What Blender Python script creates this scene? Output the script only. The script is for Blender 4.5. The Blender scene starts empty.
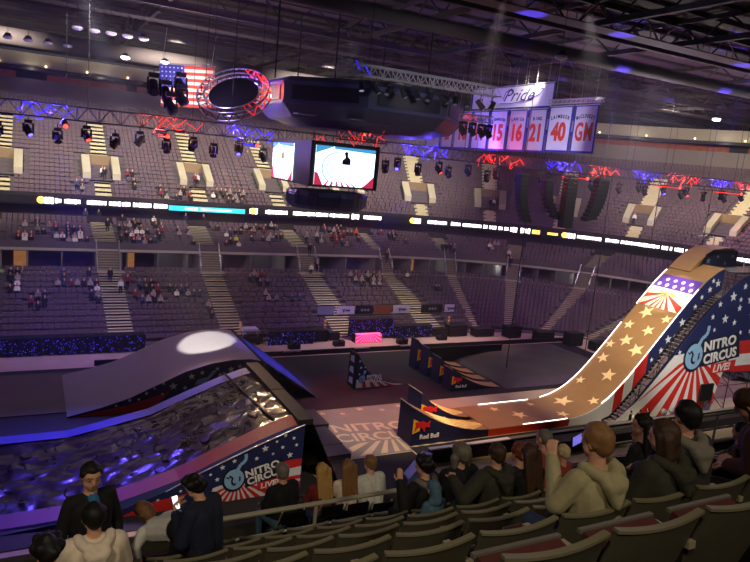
import bpy, bmesh, math, random
import numpy as np
from mathutils import Vector, Matrix
R = random.Random(11)
SC = bpy.context.scene
COL = SC.collection
PI = math.pi

# ------------------------------------------------------------------ materials
def lin(c):
    o = []
    for v in c[:3]:
        v /= 255.0
        o.append(v / 12.92 if v <= 0.04045 else ((v + 0.055) / 1.055) ** 2.4)
    return (o[0], o[1], o[2], 1.0)

def mat(name, rgb, rough=0.7, var=0.15, scale=6.0, metal=0.0, emit=None, power=0.0, bump=0.0, bdist=0.05, detail=4.0, spec=0.4, coat=0.0):
    m = bpy.data.materials.new(name)
    m.use_nodes = True
    nt = m.node_tree
    N, Lk = nt.nodes, nt.links
    b = N['Principled BSDF']
    b.inputs['Roughness'].default_value = rough
    b.inputs['Metallic'].default_value = metal
    b.inputs['Specular IOR Level'].default_value = spec
    b.inputs['Coat Weight'].default_value = coat
    base = lin(rgb)
    tc = N.new('ShaderNodeTexCoord')
    nz = N.new('ShaderNodeTexNoise')
    nz.inputs['Scale'].default_value = scale
    nz.inputs['Detail'].default_value = detail
    Lk.new(tc.outputs['Object'], nz.inputs['Vector'])
    mx = N.new('ShaderNodeMix')
    mx.data_type = 'RGBA'
    mx.inputs[6].default_value = tuple(min(1, x * (1 - var)) for x in base[:3]) + (1,)
    mx.inputs[7].default_value = tuple(min(1, x * (1 + var)) for x in base[:3]) + (1,)
    Lk.new(nz.outputs['Fac'], mx.inputs[0])
    Lk.new(mx.outputs[2], b.inputs['Base Color'])
    if emit is not None:
        b.inputs['Emission Color'].default_value = lin(emit)
        b.inputs['Emission Strength'].default_value = power
    if bump > 0:
        bp = N.new('ShaderNodeBump')
        bp.inputs['Strength'].default_value = bump
        bp.inputs['Distance'].default_value = bdist
        Lk.new(nz.outputs['Fac'], bp.inputs['Height'])
        Lk.new(bp.outputs['Normal'], b.inputs['Normal'])
    return m

M = {}
def defm(key, *a, **k):
    M[key] = mat(key, *a, **k)

defm('concrete', (120, 112, 104), 0.8, 0.2, 0.6)
defm('concrete_tan', (176, 156, 130), 0.7, 0.2, 0.5)
defm('terrace', (92, 84, 84), 0.85, 0.2, 0.8)
defm('deck_near', (60, 56, 46), 0.8, 0.2, 2.0)
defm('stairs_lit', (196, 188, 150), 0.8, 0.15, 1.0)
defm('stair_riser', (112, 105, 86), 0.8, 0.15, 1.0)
defm('beige_wall', (178, 172, 146), 0.8, 0.12, 0.4)
defm('grey_wall', (124, 117, 108), 0.8, 0.12, 0.3)
defm('dark_wall', (44, 38, 42), 0.8, 0.2, 0.5)
defm('black', (18, 17, 19), 0.6, 0.2, 3.0)
defm('black_cloth', (20, 19, 22), 0.9, 0.3, 3.0)
defm('mat_black', (25, 22, 23), 0.75, 0.35, 1.2)
defm('mat_grey', (78, 70, 66), 0.8, 0.25, 0.7)
defm('roof', (74, 67, 68), 0.9, 0.25, 0.25)
defm('steel', (66, 60, 61), 0.8, 0.15, 2.0)
defm('alu', (190, 190, 196), 0.35, 0.1, 4.0, metal=0.7)
defm('dark_truss', (44, 42, 48), 0.5, 0.15, 4.0)
defm('far_seat', (98, 82, 86), 0.75, 0.25, 0.35)
defm('seat_plastic', (88, 82, 66), 0.5, 0.12, 9.0, spec=0.4)
defm('seat_edge_highlight', (124, 117, 92), 0.5, 0.1, 9.0)
defm('seat_cushion', (84, 38, 38), 0.85, 0.2, 30.0)
defm('stair_tread', (120, 112, 108), 0.7, 0.15, 3.0)
defm('arm_beige', (150, 140, 114), 0.5, 0.1, 12.0)
defm('rail', (178, 172, 148), 0.4, 0.1, 5.0, metal=0.1)
defm('white', (232, 230, 228), 0.7, 0.05, 3.0)
defm('star_white', (226, 228, 234), 0.7, 0.06, 3.0)
defm('navy', (24, 34, 84), 0.75, 0.15, 1.0)
defm('red', (206, 40, 34), 0.75, 0.12, 1.0)
defm('emblem_blue', (146, 190, 224), 0.7, 0.1, 1.5)
defm('emblem_dark', (14, 22, 52), 0.7, 0.1, 2.0)
defm('letter_white', (236, 234, 230), 0.7, 0.04, 3.0)
defm('track', (150, 113, 66), 0.55, 0.15, 0.8)
defm('projected_star', (250, 214, 150), 0.6, 0.05, 2.0)
defm('track_red', (196, 60, 36), 0.7, 0.15, 1.0)
defm('projected_yellow', (255, 220, 140), 0.6, 0.06, 2.0)
defm('ray_orange', (230, 120, 50), 0.6, 0.08, 2.0)
defm('violet', (96, 52, 160), 0.6, 0.15, 2.0)
defm('cream', (255, 238, 190), 0.6, 0.04, 2.0)
defm('bull_navy', (26, 28, 66), 0.7, 0.15, 1.5)
defm('bull_red', (220, 40, 44), 0.6, 0.1, 3.0)
defm('bull_yellow', (250, 190, 40), 0.6, 0.08, 3.0)
defm('tarp_dark', (30, 19, 27), 0.2, 0.6, 0.7, bump=1.0, bdist=0.3, detail=1.4, spec=0.35)
defm('tarp_grey', (112, 106, 108), 0.6, 0.12, 0.6, bump=0.3)
defm('tarp_blue_lit', (60, 58, 130), 0.5, 0.25, 0.8, bump=0.4)
defm('cabinet_black', (9, 9, 10), 0.6, 0.2, 3.0)
defm('tarp_red', (104, 22, 36), 0.5, 0.2, 0.9, bump=0.4)
defm('plastic_fold', (30, 20, 26), 0.22, 0.3, 3.0, spec=0.7)
defm('grey_pad', (56, 50, 56), 0.6, 0.15, 1.0)
defm('screen_dark', (20, 24, 40), 0.4, 0.2, 2.0)
defm('scoreboard', (62, 64, 88), 0.6, 0.2, 0.5)
defm('scoreboard_blue', (60, 66, 110), 0.5, 0.2, 0.5)
defm('banner_white', (214, 212, 232), 0.8, 0.05, 0.5)
defm('banner_blue', (50, 60, 170), 0.8, 0.1, 0.8)
defm('banner_red', (214, 66, 54), 0.8, 0.08, 0.8)
defm('banner_navy', (40, 44, 92), 0.8, 0.08, 0.8)
defm('flag_red', (196, 66, 50), 0.8, 0.1, 0.6)
defm('flag_white', (236, 222, 204), 0.8, 0.05, 0.6)
defm('led_white', (255, 255, 255), 0.4, 0.0, 1, emit=(255, 250, 250), power=3.0)
defm('led_strip', (255, 255, 255), 0.4, 0.0, 1, emit=(255, 244, 236), power=3.2)
defm('led_amber', (255, 200, 90), 0.4, 0.0, 1, emit=(255, 196, 90), power=2.4)
defm('led_teal', (60, 190, 210), 0.4, 0.0, 1, emit=(40, 190, 214), power=1.3)
defm('led_pink', (255, 120, 190), 0.4, 0.0, 1, emit=(255, 90, 150), power=1.6)
defm('lens_blue', (60, 60, 255), 0.4, 0.0, 1, emit=(70, 60, 255), power=9.0)
defm('lens_red', (255, 50, 40), 0.4, 0.0, 1, emit=(255, 50, 36), power=7.0)
defm('lens_white', (255, 255, 255), 0.4, 0.0, 1, emit=(255, 250, 240), power=12.0)
defm('dot_blue', (120, 110, 255), 0.4, 0.0, 1, emit=(90, 84, 255), power=0.6)
defm('glow_red', (255, 60, 40), 0.4, 0.0, 1, emit=(255, 44, 30), power=0.9)  # glow standing in for coloured light on the trusses
defm('glow_blue', (60, 50, 255), 0.4, 0.0, 1, emit=(44, 30, 255), power=1.4)
defm('lamp_warm', (255, 230, 180), 0.4, 0.0, 1, emit=(255, 226, 180), power=5.0)
defm('lamp_white', (255, 255, 255), 0.4, 0.0, 1, emit=(255, 252, 250), power=9.0)
defm('lit_room', (190, 140, 84), 0.8, 0.6, 2.5, emit=(220, 150, 80), power=0.3)
defm('lit_press', (150, 80, 56), 0.8, 0.5, 1.2, emit=(110, 60, 46), power=0.10)
defm('phone_screen', (220, 235, 255), 0.3, 0.0, 1, emit=(220, 236, 255), power=2.0)
defm('phone_view', (120, 110, 200), 0.3, 0.5, 60, emit=(120, 110, 220), power=0.9)
defm('pale_blue', (150, 176, 226), 0.3, 0.1, 1.0)
defm('ad_grey', (120, 128, 150), 0.7, 0.1, 1.0)
defm('ad_white', (190, 186, 196), 0.7, 0.1, 1.0)
defm('ad_brown', (130, 74, 44), 0.7, 0.1, 1.0)
defm('pink_panel', (240, 70, 120), 0.6, 0.1, 1.0, emit=(255, 40, 90), power=0.4)
defm('skin', (214, 160, 130), 0.6, 0.06, 9.0)
defm('skin_pale', (226, 178, 150), 0.6, 0.06, 9.0)
for k_, c_ in dict(hair_black=(22, 18, 16), hair_brown=(66, 44, 30), hair_light=(138, 98, 60), hair_auburn=(120, 56, 30),
                   hair_blonde=(190, 146, 84), hair_grey=(120, 112, 104), hair_white=(208, 186, 140), fur_grey=(112, 104, 92)).items():
    defm(k_, c_, 0.6, 0.35, 40.0)
for k_, c_ in dict(c_black=(24, 23, 24), c_darkgrey=(52, 50, 48), c_olive=(54, 52, 40), c_white=(220, 216, 204), c_cream=(232, 214, 190),
                   c_maroon=(120, 36, 40), c_navy=(30, 34, 54), c_red=(150, 60, 56), c_pale=(150, 142, 136), c_hoodie=(164, 154, 116), c_hood_in=(190, 166, 108),
                   c_brown=(74, 44, 36), c_grey=(124, 116, 106), c_jeans=(50, 64, 92), c_blue=(40, 110, 150), c_slate=(76, 104, 124),
                   c_yellow=(214, 170, 70), c_lime=(190, 220, 60), c_orange=(220, 96, 40)).items():
    defm(k_, c_, 0.85, 0.2, 25.0)

# ------------------------------------------------------------------ mesh builder
class MB:
    def __init__(s):
        s.v, s.f, s.mi = [], [], []
    def poly(s, pts, mi=0):
        b = len(s.v)
        s.v += [tuple(p) for p in pts]
        s.f.append(tuple(range(b, b + len(pts))))
        s.mi.append(mi)
    def raw(s, vs, fs, mi=0):
        b = len(s.v)
        s.v += [tuple(p) for p in vs]
        for f in fs:
            s.f.append(tuple(b + i for i in f))
            s.mi.append(mi)
    def box(s, lo, hi, mi=0):
        x0, y0, z0 = lo; x1, y1, z1 = hi
        s.raw([(x0, y0, z0), (x1, y0, z0), (x1, y1, z0), (x0, y1, z0), (x0, y0, z1), (x1, y0, z1), (x1, y1, z1), (x0, y1, z1)],
              [(0, 3, 2, 1), (4, 5, 6, 7), (0, 1, 5, 4), (1, 2, 6, 5), (2, 3, 7, 6), (3, 0, 4, 7)], mi)
    def bar(s, p, q, w, h=None, mi=0, up=(0, 0, 1)):
        h = w if h is None else h
        p, q = Vector(p), Vector(q)
        d = (q - p).normalized()
        u = Vector(up)
        if abs(d.dot(u)) > 0.98: u = Vector((1, 0, 0))
        a = d.cross(u).normalized(); c = a.cross(d)
        vs = []
        for e in (p, q):
            for sa, sc in ((-1, -1), (1, -1), (1, 1), (-1, 1)):
                vs.append(e + a * sa * w / 2 + c * sc * h / 2)
        s.raw(vs, [(0, 1, 2, 3), (7, 6, 5, 4), (0, 4, 5, 1), (1, 5, 6, 2), (2, 6, 7, 3), (3, 7, 4, 0)], mi)
    def tube(s, p, q, r0, r1=None, n=8, mi=0):
        r1 = r0 if r1 is None else r1
        p, q = Vector(p), Vector(q)
        d = (q - p).normalized()
        u = Vector((0, 0, 1)) if abs(d.z) < 0.95 else Vector((1, 0, 0))
        a = d.cross(u).normalized(); c = a.cross(d)
        vs = []
        for e, r in ((p, r0), (q, r1)):
            for i in range(n):
                t = 2 * PI * i / n
                vs.append(e + (a * math.cos(t) + c * math.sin(t)) * r)
        fs = [tuple(range(n - 1, -1, -1)), tuple(range(n, 2 * n))]
        fs += [(i, (i + 1) % n, n + (i + 1) % n, n + i) for i in range(n)]
        s.raw(vs, fs, mi)
    def path(s, pts, r, n=6, mi=0):
        for a, b in zip(pts, pts[1:]):
            s.tube(a, b, r, r, n, mi)
    def sphere(s, c, r, nu=10, nv=7, mi=0, sc=(1, 1, 1)):
        vs, fs = [], []
        for j in range(nv + 1):
            ph = PI * j / nv
            for i in range(nu):
                t = 2 * PI * i / nu
                vs.append((c[0] + r * sc[0] * math.sin(ph) * math.cos(t), c[1] + r * sc[1] * math.sin(ph) * math.sin(t), c[2] + r * sc[2] * math.cos(ph)))
        for j in range(nv):
            for i in range(nu):
                fs.append((j * nu + i, (j + 1) * nu + i, (j + 1) * nu + (i + 1) % nu, j * nu + (i + 1) % nu))
        s.raw(vs, fs, mi)
    def prism(s, pts, off, mi=0):
        """3-D polygon extruded by the vector off"""
        n = len(pts); off = Vector(off)
        vs = [Vector(p) for p in pts] + [Vector(p) + off for p in pts]
        fs = [tuple(range(n - 1, -1, -1)), tuple(range(n, 2 * n))] + [(i, (i + 1) % n, n + (i + 1) % n, n + i) for i in range(n)]
        s.raw(vs, fs, mi)
    def fan(s, c, pts, mi=0):
        n = len(pts)
        s.raw([c] + list(pts), [(0, 1 + i, 1 + (i + 1) % n) for i in range(n)], mi)
    def obj(s, name, mats, parent=None, smooth=False):
        me = bpy.data.meshes.new(name)
        me.from_pydata([tuple(p) for p in s.v], [], s.f)
        ml = mats if isinstance(mats, (list, tuple)) else [mats]
        for k in ml: me.materials.append(M[k] if isinstance(k, str) else k)
        if len(ml) > 1: me.polygons.foreach_set('material_index', s.mi)
        if smooth: me.polygons.foreach_set('use_smooth', [True] * len(me.polygons))
        me.update()
        o = bpy.data.objects.new(name, me)
        COL.objects.link(o)
        if parent is not None: put(o, parent)
        return o

def base_matrix(o):
    m = o.matrix_basis.copy()
    return m if o.parent is None else base_matrix(o.parent) @ o.matrix_parent_inverse @ m
def put(o, parent):
    o.parent = parent
    o.matrix_parent_inverse = base_matrix(parent).inverted()
    return o
def tag(o, label, cat, group=None, kind=None):
    if label: o['label'] = label
    if cat: o['category'] = cat
    if group: o['group'] = group
    if kind: o['kind'] = kind
    return o
def thing(name, label, cat, loc=(0, 0, 0), group=None):
    o = bpy.data.objects.new(name, None)
    o.empty_display_size = 0.2
    COL.objects.link(o)
    o.location = loc
    return tag(o, label, cat, group)
def struct(o, label=None):
    o['kind'] = 'structure'
    if label: o['label'] = label
    return o
def copy_tree(o, parent=None):
    c = o.copy(); COL.objects.link(c)
    if parent is not None:
        c.parent = parent
    for ch in o.children: copy_tree(ch, c)
    return c
def dup(root, loc, rz=0.0, label=None, group=None):
    c = copy_tree(root)
    c.location = loc; c.rotation_euler = (0, 0, rz)
    if label: c['label'] = label
    if group: c['group'] = group
    return c

class Frame:
    """A flat sheet: a along ux, b along uy, c along the normal."""
    def __init__(s, o, ux, uy):
        s.o, s.ux = Vector(o), Vector(ux).normalized()
        uy = Vector(uy)
        s.n = s.ux.cross(uy).normalized()
        s.uy = s.n.cross(s.ux)
    def __call__(s, a, b, c=0.0):
        return s.o + s.ux * a + s.uy * b + s.n * c
    def rot(s, ang, a=0, b=0):
        ca, sa = math.cos(ang), math.sin(ang)
        return Frame(s(a, b), s.ux * ca + s.uy * sa, s.uy * ca - s.ux * sa)
    def matrix(s):
        m = Matrix.Identity(4)
        for i in range(3):
            m[i][0], m[i][1], m[i][2], m[i][3] = s.ux[i], s.uy[i], s.n[i], s.o[i]
        return m
    def sheet(s, mb, pts, c0, c1, mi=0):
        mb.prism([s(a, b, c0) for a, b in pts], s.n * (c1 - c0), mi)

def star2(cx, cy, r, ang=0.0, inner=0.42):
    out = []
    for i in range(10):
        t = PI / 2 + ang + i * PI / 5
        rr = r if i % 2 == 0 else r * inner
        out.append((cx + rr * math.cos(t), cy + rr * math.sin(t)))
    return out

def put_star(fr, mb, cx, cy, r, ang, c0, c1, mi=0):
    pts = star2(cx, cy, r, ang)
    mb.fan(fr(cx, cy, c1), [fr(a, b, c1) for a, b in pts], mi)
    n = len(pts)
    for i in range(n):
        a, b = pts[i], pts[(i + 1) % n]
        mb.poly([fr(*a, c0), fr(*b, c0), fr(*b, c1), fr(*a, c1)], mi)

def lettering(name, txt, fr, size, m, parent=None, align='LEFT', depth=0.01, bold=0.0, shear=0.0, lift=0.02, space=1.0, xs=1.0):
    cu = bpy.data.curves.new('lettering_curve', 'FONT')
    cu.body = txt; cu.size = size; cu.align_x = align; cu.extrude = depth; cu.offset = bold; cu.shear = shear
    cu.space_character = space; cu.resolution_u = 3
    tmp = bpy.data.objects.new('lettering_tmp', cu)
    COL.objects.link(tmp)
    dg = bpy.context.evaluated_depsgraph_get(); dg.update()
    me = bpy.data.meshes.new_from_object(tmp.evaluated_get(dg))
    bpy.data.objects.remove(tmp); bpy.data.curves.remove(cu)
    me.materials.clear(); me.materials.append(M[m])
    me.name = name
    mm = fr.matrix() @ Matrix.Translation((0, 0, lift)) @ Matrix.Diagonal((xs, 1, 1, 1))
    me.transform(mm)
    o = bpy.data.objects.new(name, me)
    COL.objects.link(o)
    if parent is not None: put(o, parent)
    return o

# ------------------------------------------------------------------ fused bodies
def tcap(p0, r0, p1, r1, n=10, k=4):
    p0, p1 = Vector(p0), Vector(p1)
    d = p1 - p0
    L = d.length
    if L < 1e-6: d = Vector((0, 0, 1)); L = 1e-6
    d.normalize()
    u = Vector((0, 0, 1)) if abs(d.z) < 0.9 else Vector((1, 0, 0))
    a = d.cross(u).normalized(); c = a.cross(d)
    rings = []
    for i in range(1, k + 1):
        t = PI / 2 * i / k
        rings.append((p0 - d * r0 * math.cos(t), r0 * math.sin(t)))
    for i in range(0, k):
        t = PI / 2 * i / k
        rings.append((p1 + d * r1 * math.sin(t), r1 * math.cos(t)))
    vs = [p0 - d * r0]
    for e, r in rings:
        for i in range(n):
            t = 2 * PI * i / n
            vs.append(e + (a * math.cos(t) + c * math.sin(t)) * r)
    vs.append(p1 + d * r1)
    fs = []
    for i in range(n):
        fs.append((0, 1 + (i + 1) % n, 1 + i))
    for j in range(len(rings) - 1):
        for i in range(n):
            b = 1 + j * n
            fs.append((b + i, b + (i + 1) % n, b + n + (i + 1) % n, b + n + i))
    b = 1 + (len(rings) - 1) * n
    for i in range(n):
        fs.append((b + i, b + (i + 1) % n, len(vs) - 1))
    return vs, fs

def fuse(name, caps, voxel, it=4):
    """caps: (p0, r0, p1, r1, material key) grown together into one closed skin"""
    vs, fs = [], []
    for c in caps:
        v, f = tcap(*c[:4])
        b = len(vs)
        vs += v
        fs += [tuple(b + i for i in q) for q in f]
    me = bpy.data.meshes.new(name)
    me.from_pydata([tuple(p) for p in vs], [], fs)
    o = bpy.data.objects.new(name + '_tmp', me)
    COL.objects.link(o)
    m = o.modifiers.new('r', 'REMESH'); m.mode = 'VOXEL'; m.voxel_size = voxel; m.use_smooth_shade = True
    if it:
        m2 = o.modifiers.new('s', 'SMOOTH'); m2.factor = 0.5; m2.iterations = it
    dg = bpy.context.evaluated_depsgraph_get(); dg.update()
    out = bpy.data.meshes.new_from_object(o.evaluated_get(dg))
    bpy.data.objects.remove(o); bpy.data.meshes.remove(me)
    out.name = name
    keys = []
    for c in caps:
        if c[4] not in keys: keys.append(c[4])
    out.materials.clear()
    for k in keys: out.materials.append(M[k])
    n = len(out.polygons)
    if len(keys) > 1 and n:
        ctr = np.empty(n * 3); out.polygons.foreach_get('center', ctr); ctr = ctr.reshape(n, 3)
        best = np.full(n, 1e9); idx = np.zeros(n, dtype=np.int32)
        for c in caps:
            p0, p1 = np.array(c[0], float), np.array(c[2], float)
            d = p1 - p0; L2 = max(d @ d, 1e-9)
            t = np.clip(((ctr - p0) @ d) / L2, 0, 1)
            q = p0 + t[:, None] * d
            ds = np.linalg.norm(ctr - q, axis=1) - (c[1] + (c[3] - c[1]) * t)
            b = ds < best
            best[b] = ds[b]; idx[b] = keys.index(c[4])
        out.polygons.foreach_set('material_index', idx)
    out.polygons.foreach_set('use_smooth', [True] * n)
    out.update()
    return out
# ------------------------------------------------------------------ the bowl
def cen(s):
    if s < 0: return 37 - .6 * s, 84 + .65 * s, 38.5 + s
    return 37., 84. + s, 38.5 + s
def BP(u, s, z=0.0):
    cx, xe, b = cen(s); a = xe - cx
    if u <= 20: return Vector((u, 49 + b, z))
    if u <= 37: return Vector((20 + (u - 20) * (cx - 20) / 17, 49 + b, z))
    th = math.radians(90 - (u - 37) * 180 / (PI * 45))
    return Vector((cx + a * math.cos(th), 49 + b * math.sin(th), z))
U0, U1 = -26.0, 122.0
US = [U0 + (U1 - U0) * i / 100 for i in range(101)]

def sweep(prof, us=US, mb=None, mi=0):
    mb = mb or MB()
    n = len(prof)
    vs = [BP(u, s, z) for u in us for s, z in prof]
    fs = [(i * n + j, (i + 1) * n + j, (i + 1) * n + j + 1, i * n + j + 1) for i in range(len(us) - 1) for j in range(n - 1)]
    mb.raw(vs, fs, mi)
    return mb
def steps(s0, z0, ds, dz, n):
    out = []
    for j in range(n):
        out += [(s0 + ds * j, z0 + dz * j), (s0 + ds * (j + 1), z0 + dz * j)]
    return out
LO = (-21.4, .2, .9, .4, 13)
MI = (-8.0, 7.6, .85, .28, 8)
UP = (0.4, 12.3, .84, .5, 24)

p = [(-21.5, -.1)] + steps(*LO)
p += [(-9.7, 5.0), (-9.6, 5.0), (-9.6, 5.35), (-9.45, 5.35), (-9.45, 4.3), (-5.5, 4.3)]
struct(sweep(p).obj('terrace_lower_tier', 'terrace'))
p = [(-5.5, 4.3), (-5.5, 7.2), (-8.1, 7.2), (-8.1, 8.3), (-7.95, 8.3), (-7.95, 7.6)] + steps(*MI) + [(-1.2, 9.56), (1.5, 9.56)]
struct(sweep(p).obj('terrace_middle_tier', 'terrace'))
struct(sweep([(-8.16, 7.28), (-8.16, 7.58)]).obj('trim_1', 'beige_wall'))
struct(sweep([(-9.66, 5.1), (-9.66, 5.38), (-9.4, 5.38)]).obj('trim_2', 'beige_wall'))
struct(sweep([(1.5, 9.4), (1.5, 11.4), (-.1, 11.4), (-.1, 12.9), (.05, 12.9), (.05, 12.3), (.4, 12.3)]).obj('wall_concourse', 'dark_wall'))
struct(sweep([(-1.15, 9.5), (-1.15, 10.5), (-1.05, 10.5), (-1.05, 9.5)]).obj('trim_3', 'dark_wall'))
struct(sweep(steps(*UP) + [(20.6, 24.3)]).obj('terrace_upper_deck', 'terrace'))
struct(sweep([(20.5, 23.8), (20.5, 27.0), (21.0, 27.0)]).obj('wall_fascia', 'grey_wall'))
struct(sweep([(21.0, 27.0), (24.5, 27.0), (24.5, 28.3), (20.9, 28.3)]).obj('wall_press_level', 'dark_wall'))
struct(sweep([(20.9, 28.2), (20.9, 28.7), (20.95, 28.7)]).obj('trim_4', 'black'))
struct(sweep([(21.6, 28.6), (21.6, 30.6), (24, 30.6)]).obj('wall_soffit', 'beige_wall'))
# lit rooms along the press level
k = 0
for u0, u1 in ((2, 13), (14.5, 16), (17, 20), (-9, -2), (62, 90), (92, 104)):
    us = [u0 + (u1 - u0) * i / 8 for i in range(9)]
    k += 1
    struct(sweep([(24.3, 27.15), (24.3, 28.1)], us).obj('window_%d' % k, 'lit_press'), 'reddish lit press level window band behind the upper deck')
# downlights of the press level
for u in (-4, 1.8, 7.2, 12.8, 20, 26, 70, 75.5, 81, 86.5, 92):
    mb = MB(); q = BP(u, 21.45, 29.0)
    mb.sphere(q, .13, 8, 5)
    o = mb.obj('downlight', 'lamp_warm')
    tag(o, 'small warm round downlight in the beige band under the roof', 'light', 'downlights under the roof edge')

# aisles
AIS = [(8, 7.5, 1), (19.2, 19, 1), (27.4, 30.5, 1), (34.4, 41.5, 1), (42.2, 53.5, 1), (52.8, 66, 1), (64.5, 80, 1), (79, 95, 1), (-4, -4.3, 1), (93, 109, 1), (-16, -16, 1)]
UAC = {}
def ua(i, s):
    """curve parameter at which the straight aisle i crosses offset s"""
    key = (i, round(s, 3))
    if key not in UAC:
        ub, ut, _ = AIS[i]
        a, b = BP(ub, -19), BP(ut, -2)
        d = (b - a).normalized(); n = Vector((-d.y, d.x, 0))
        lo, hi = min(ub, ut) - 14, max(ub, ut) + 14
        best = None
        for st in range(2):
            N = 60
            for q in range(N + 1):
                u = lo + (hi - lo) * q / N
                e = abs((BP(u, s) - a).dot(n))
                if best is None or e < best[0]: best = (e, u)
            w = (hi - lo) / N; lo, hi = best[1] - w, best[1] + w
        UAC[key] = best[1]
    return UAC[key]
AW = 1.25
def aisle_w(i):
    return (1.2, 1.15, .95, .9, 1.0, 1.25, 1.3, 1.3, 1.2, 1.3, 1.2)[i]
def aisle(i):
    mb = MB()
    rows = []
    for (s0, z0, ds, dz, n) in (LO,):
        for j in range(n):
            rows += [(s0 + ds * j, z0 + dz * j), (s0 + ds * (j + .5), z0 + dz * (j + .5))]
    for t in range(9): rows.append((-9.7 + .19 * t, 5.2 + .27 * t))
    for (s0, z0, ds, dz, n) in (MI,):
        for j in range(n):
            rows += [(s0 + ds * j, z0 + dz * j), (s0 + ds * (j + .5), z0 + dz * (j + .5))]
    rows.append((-1.2, 9.56))
    w = aisle_w(i)
    for (a, za), (b, zb) in zip(rows, rows[1:]):
        u = ua(i, a); e = .03
        l0, r0 = BP(u - w, a, za + e), BP(u + w, a, za + e)
        ub_ = ua(i, b)
        l1, r1 = BP(ub_ - w, b, za + e), BP(ub_ + w, b, za + e)
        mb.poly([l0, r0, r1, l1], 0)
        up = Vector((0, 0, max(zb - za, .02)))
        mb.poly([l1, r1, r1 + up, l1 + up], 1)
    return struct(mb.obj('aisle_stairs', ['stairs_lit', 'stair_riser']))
for i in range(len(AIS)): aisle(i)
# rails beside the steep flight between the tiers
for i in range(8):
    for sd in (-1, 1):
        w = aisle_w(i)
        mb = MB()
        a = BP(ua(i, -9.6) + sd * w, -9.6, 5.1); b = BP(ua(i, -8) + sd * w, -8, 7.6)
        up = Vector((0, 0, 1.0))
        mb.tube(a + up, b + up, .06); mb.tube(a, a + up, .05); mb.tube(b, b + up, .05)
        mb.tube(a + up * .5, b + up * .5, .04)
        tag(mb.obj('stair_rail', 'alu'), 'pale metal handrail beside the steep aisle steps past the suites', 'handrail', 'handrails of the far aisles')

defm('portal_tan', (132, 112, 80), 0.8, 0.2, 1.0)
PORT = [-3.2, 8.0, 20.0, 31.0, 42.0, 52.3, 62.5, 73.0, 84.0, 95.5, 107]
def upz(s): return 12.3 + .5 * math.floor((s - .4) / .84 + 1e-6)
for u in PORT:
    mb = MB()
    def tread(j, w):
        s = .4 + .84 * j; z = 12.3 + .5 * j
        for h in (0, .5):
            a, b = s + .84 * h, s + .84 * (h + .5)
            zz = z + .5 * h + .03
            mb.poly([BP(u - w, a, zz), BP(u + w, a, zz), BP(u + w, b, zz), BP(u - w, b, zz)], 0)
            mb.poly([BP(u - w, b, zz), BP(u + w, b, zz), BP(u + w, b, zz + .25), BP(u - w, b, zz + .25)], 0)
    for j in range(0, 4): tread(j, .95)
    for j in range(9, 19): tread(j, 1.0)
    # beige side walls of the stairwell opening and its back wall
    for sd in (-1, 1):
        q = []
        for (s, dz) in ((4.2, 0), (7.7, 0), (7.7, .8), (4.2, .8)):
            q.append((s, 12.3 + .595 * (s - .4) + dz + .1))
        a, b = u + sd * 1.3, u + sd * 2.25
        vs = [BP(a, s, z) for s, z in q] + [BP(b, s, z) for s, z in q]
        mb.raw(vs, [(0, 1, 2, 3), (7, 6, 5, 4), (0, 4, 5, 1), (1, 5, 6, 2), (2, 6, 7, 3), (3, 7, 4, 0)], 1)
    zb = 12.3 + .595 * 7.3
    mb.raw([BP(u - 1.4, 7.7, zb - 3), BP(u + 1.4, 7.7, zb - 3), BP(u + 1.4, 7.7, zb + .9), BP(u - 1.4, 7.7, zb + .9)], [(0, 1, 2, 3)], 2)
    mb.raw([BP(u - 1.35, 4.0, 14.5), BP(u + 1.35, 4.0, 14.5), BP(u + 1.35, 7.7, 14.6), BP(u - 1.35, 7.7, 14.6)], [(0, 1, 2, 3)], 3)
    struct(mb.obj('stairwell_portal', ['stairs_lit', 'beige_wall', 'portal_tan', 'dark_wall']))

# seats of the far bowl
def seat_template():
    V, F = [], []
    def bx(lo, hi):
        b = len(V)
        x0, y0, z0 = lo; x1, y1, z1 = hi
        V.extend([(x0, y0, z0), (x1, y0, z0), (x1, y1, z0), (x0, y1, z0), (x0, y0 + .06, z1), (x1, y0 + .06, z1), (x1, y1 + .06, z1), (x0, y1 + .06, z1)])
        F.extend([tuple(b + i for i in q) for q in [(0, 3, 2, 1), (4, 5, 6, 7), (0, 1, 5, 4), (1, 2, 6, 5), (2, 3, 7, 6), (3, 0, 4, 7)]])
    bx((-.23, .0, .40), (.23, .07, .86))
    bx((-.22, -.12, .42), (.22, .0, .80))
    return V, F
TV, TF = seat_template()
def seat_places(spec, skip):
    out = []
    s0, z0, ds, dz, n = spec
    for j in range(n):
        s = s0 + ds * j + ds - .16; z = z0 + dz * j
        u = U0 + .3; last = None; acc = 0
        while u < U1 - 1:
            q = BP(u, s)
            if last is not None: acc += (q - last).length
            last = q
            if acc >= .56:
                acc -= .56
                if not skip(u, s, j):
                    d = BP(u + .1, s) - BP(u - .1, s)
                    out.append((q.x, q.y, z, math.atan2(d.y, d.x), u, j))
            u += .14
    return out
def skip_low(u, s, j):
    for i in range(len(AIS)):
        if abs(u - ua(i, s)) < aisle_w(i) + .3: return True
    return False
def skip_up(u, s, j):
    for p_ in PORT:
        d = abs(u - p_)
        if d < 1.3 and (j < 4 or 9 <= j < 19): return True
        if d < 2.95 and 4 <= j <= 9: return True
    return False
PL, PM, PU = seat_places(LO, skip_low), seat_places(MI, skip_low), seat_places(UP, skip_up)
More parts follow.
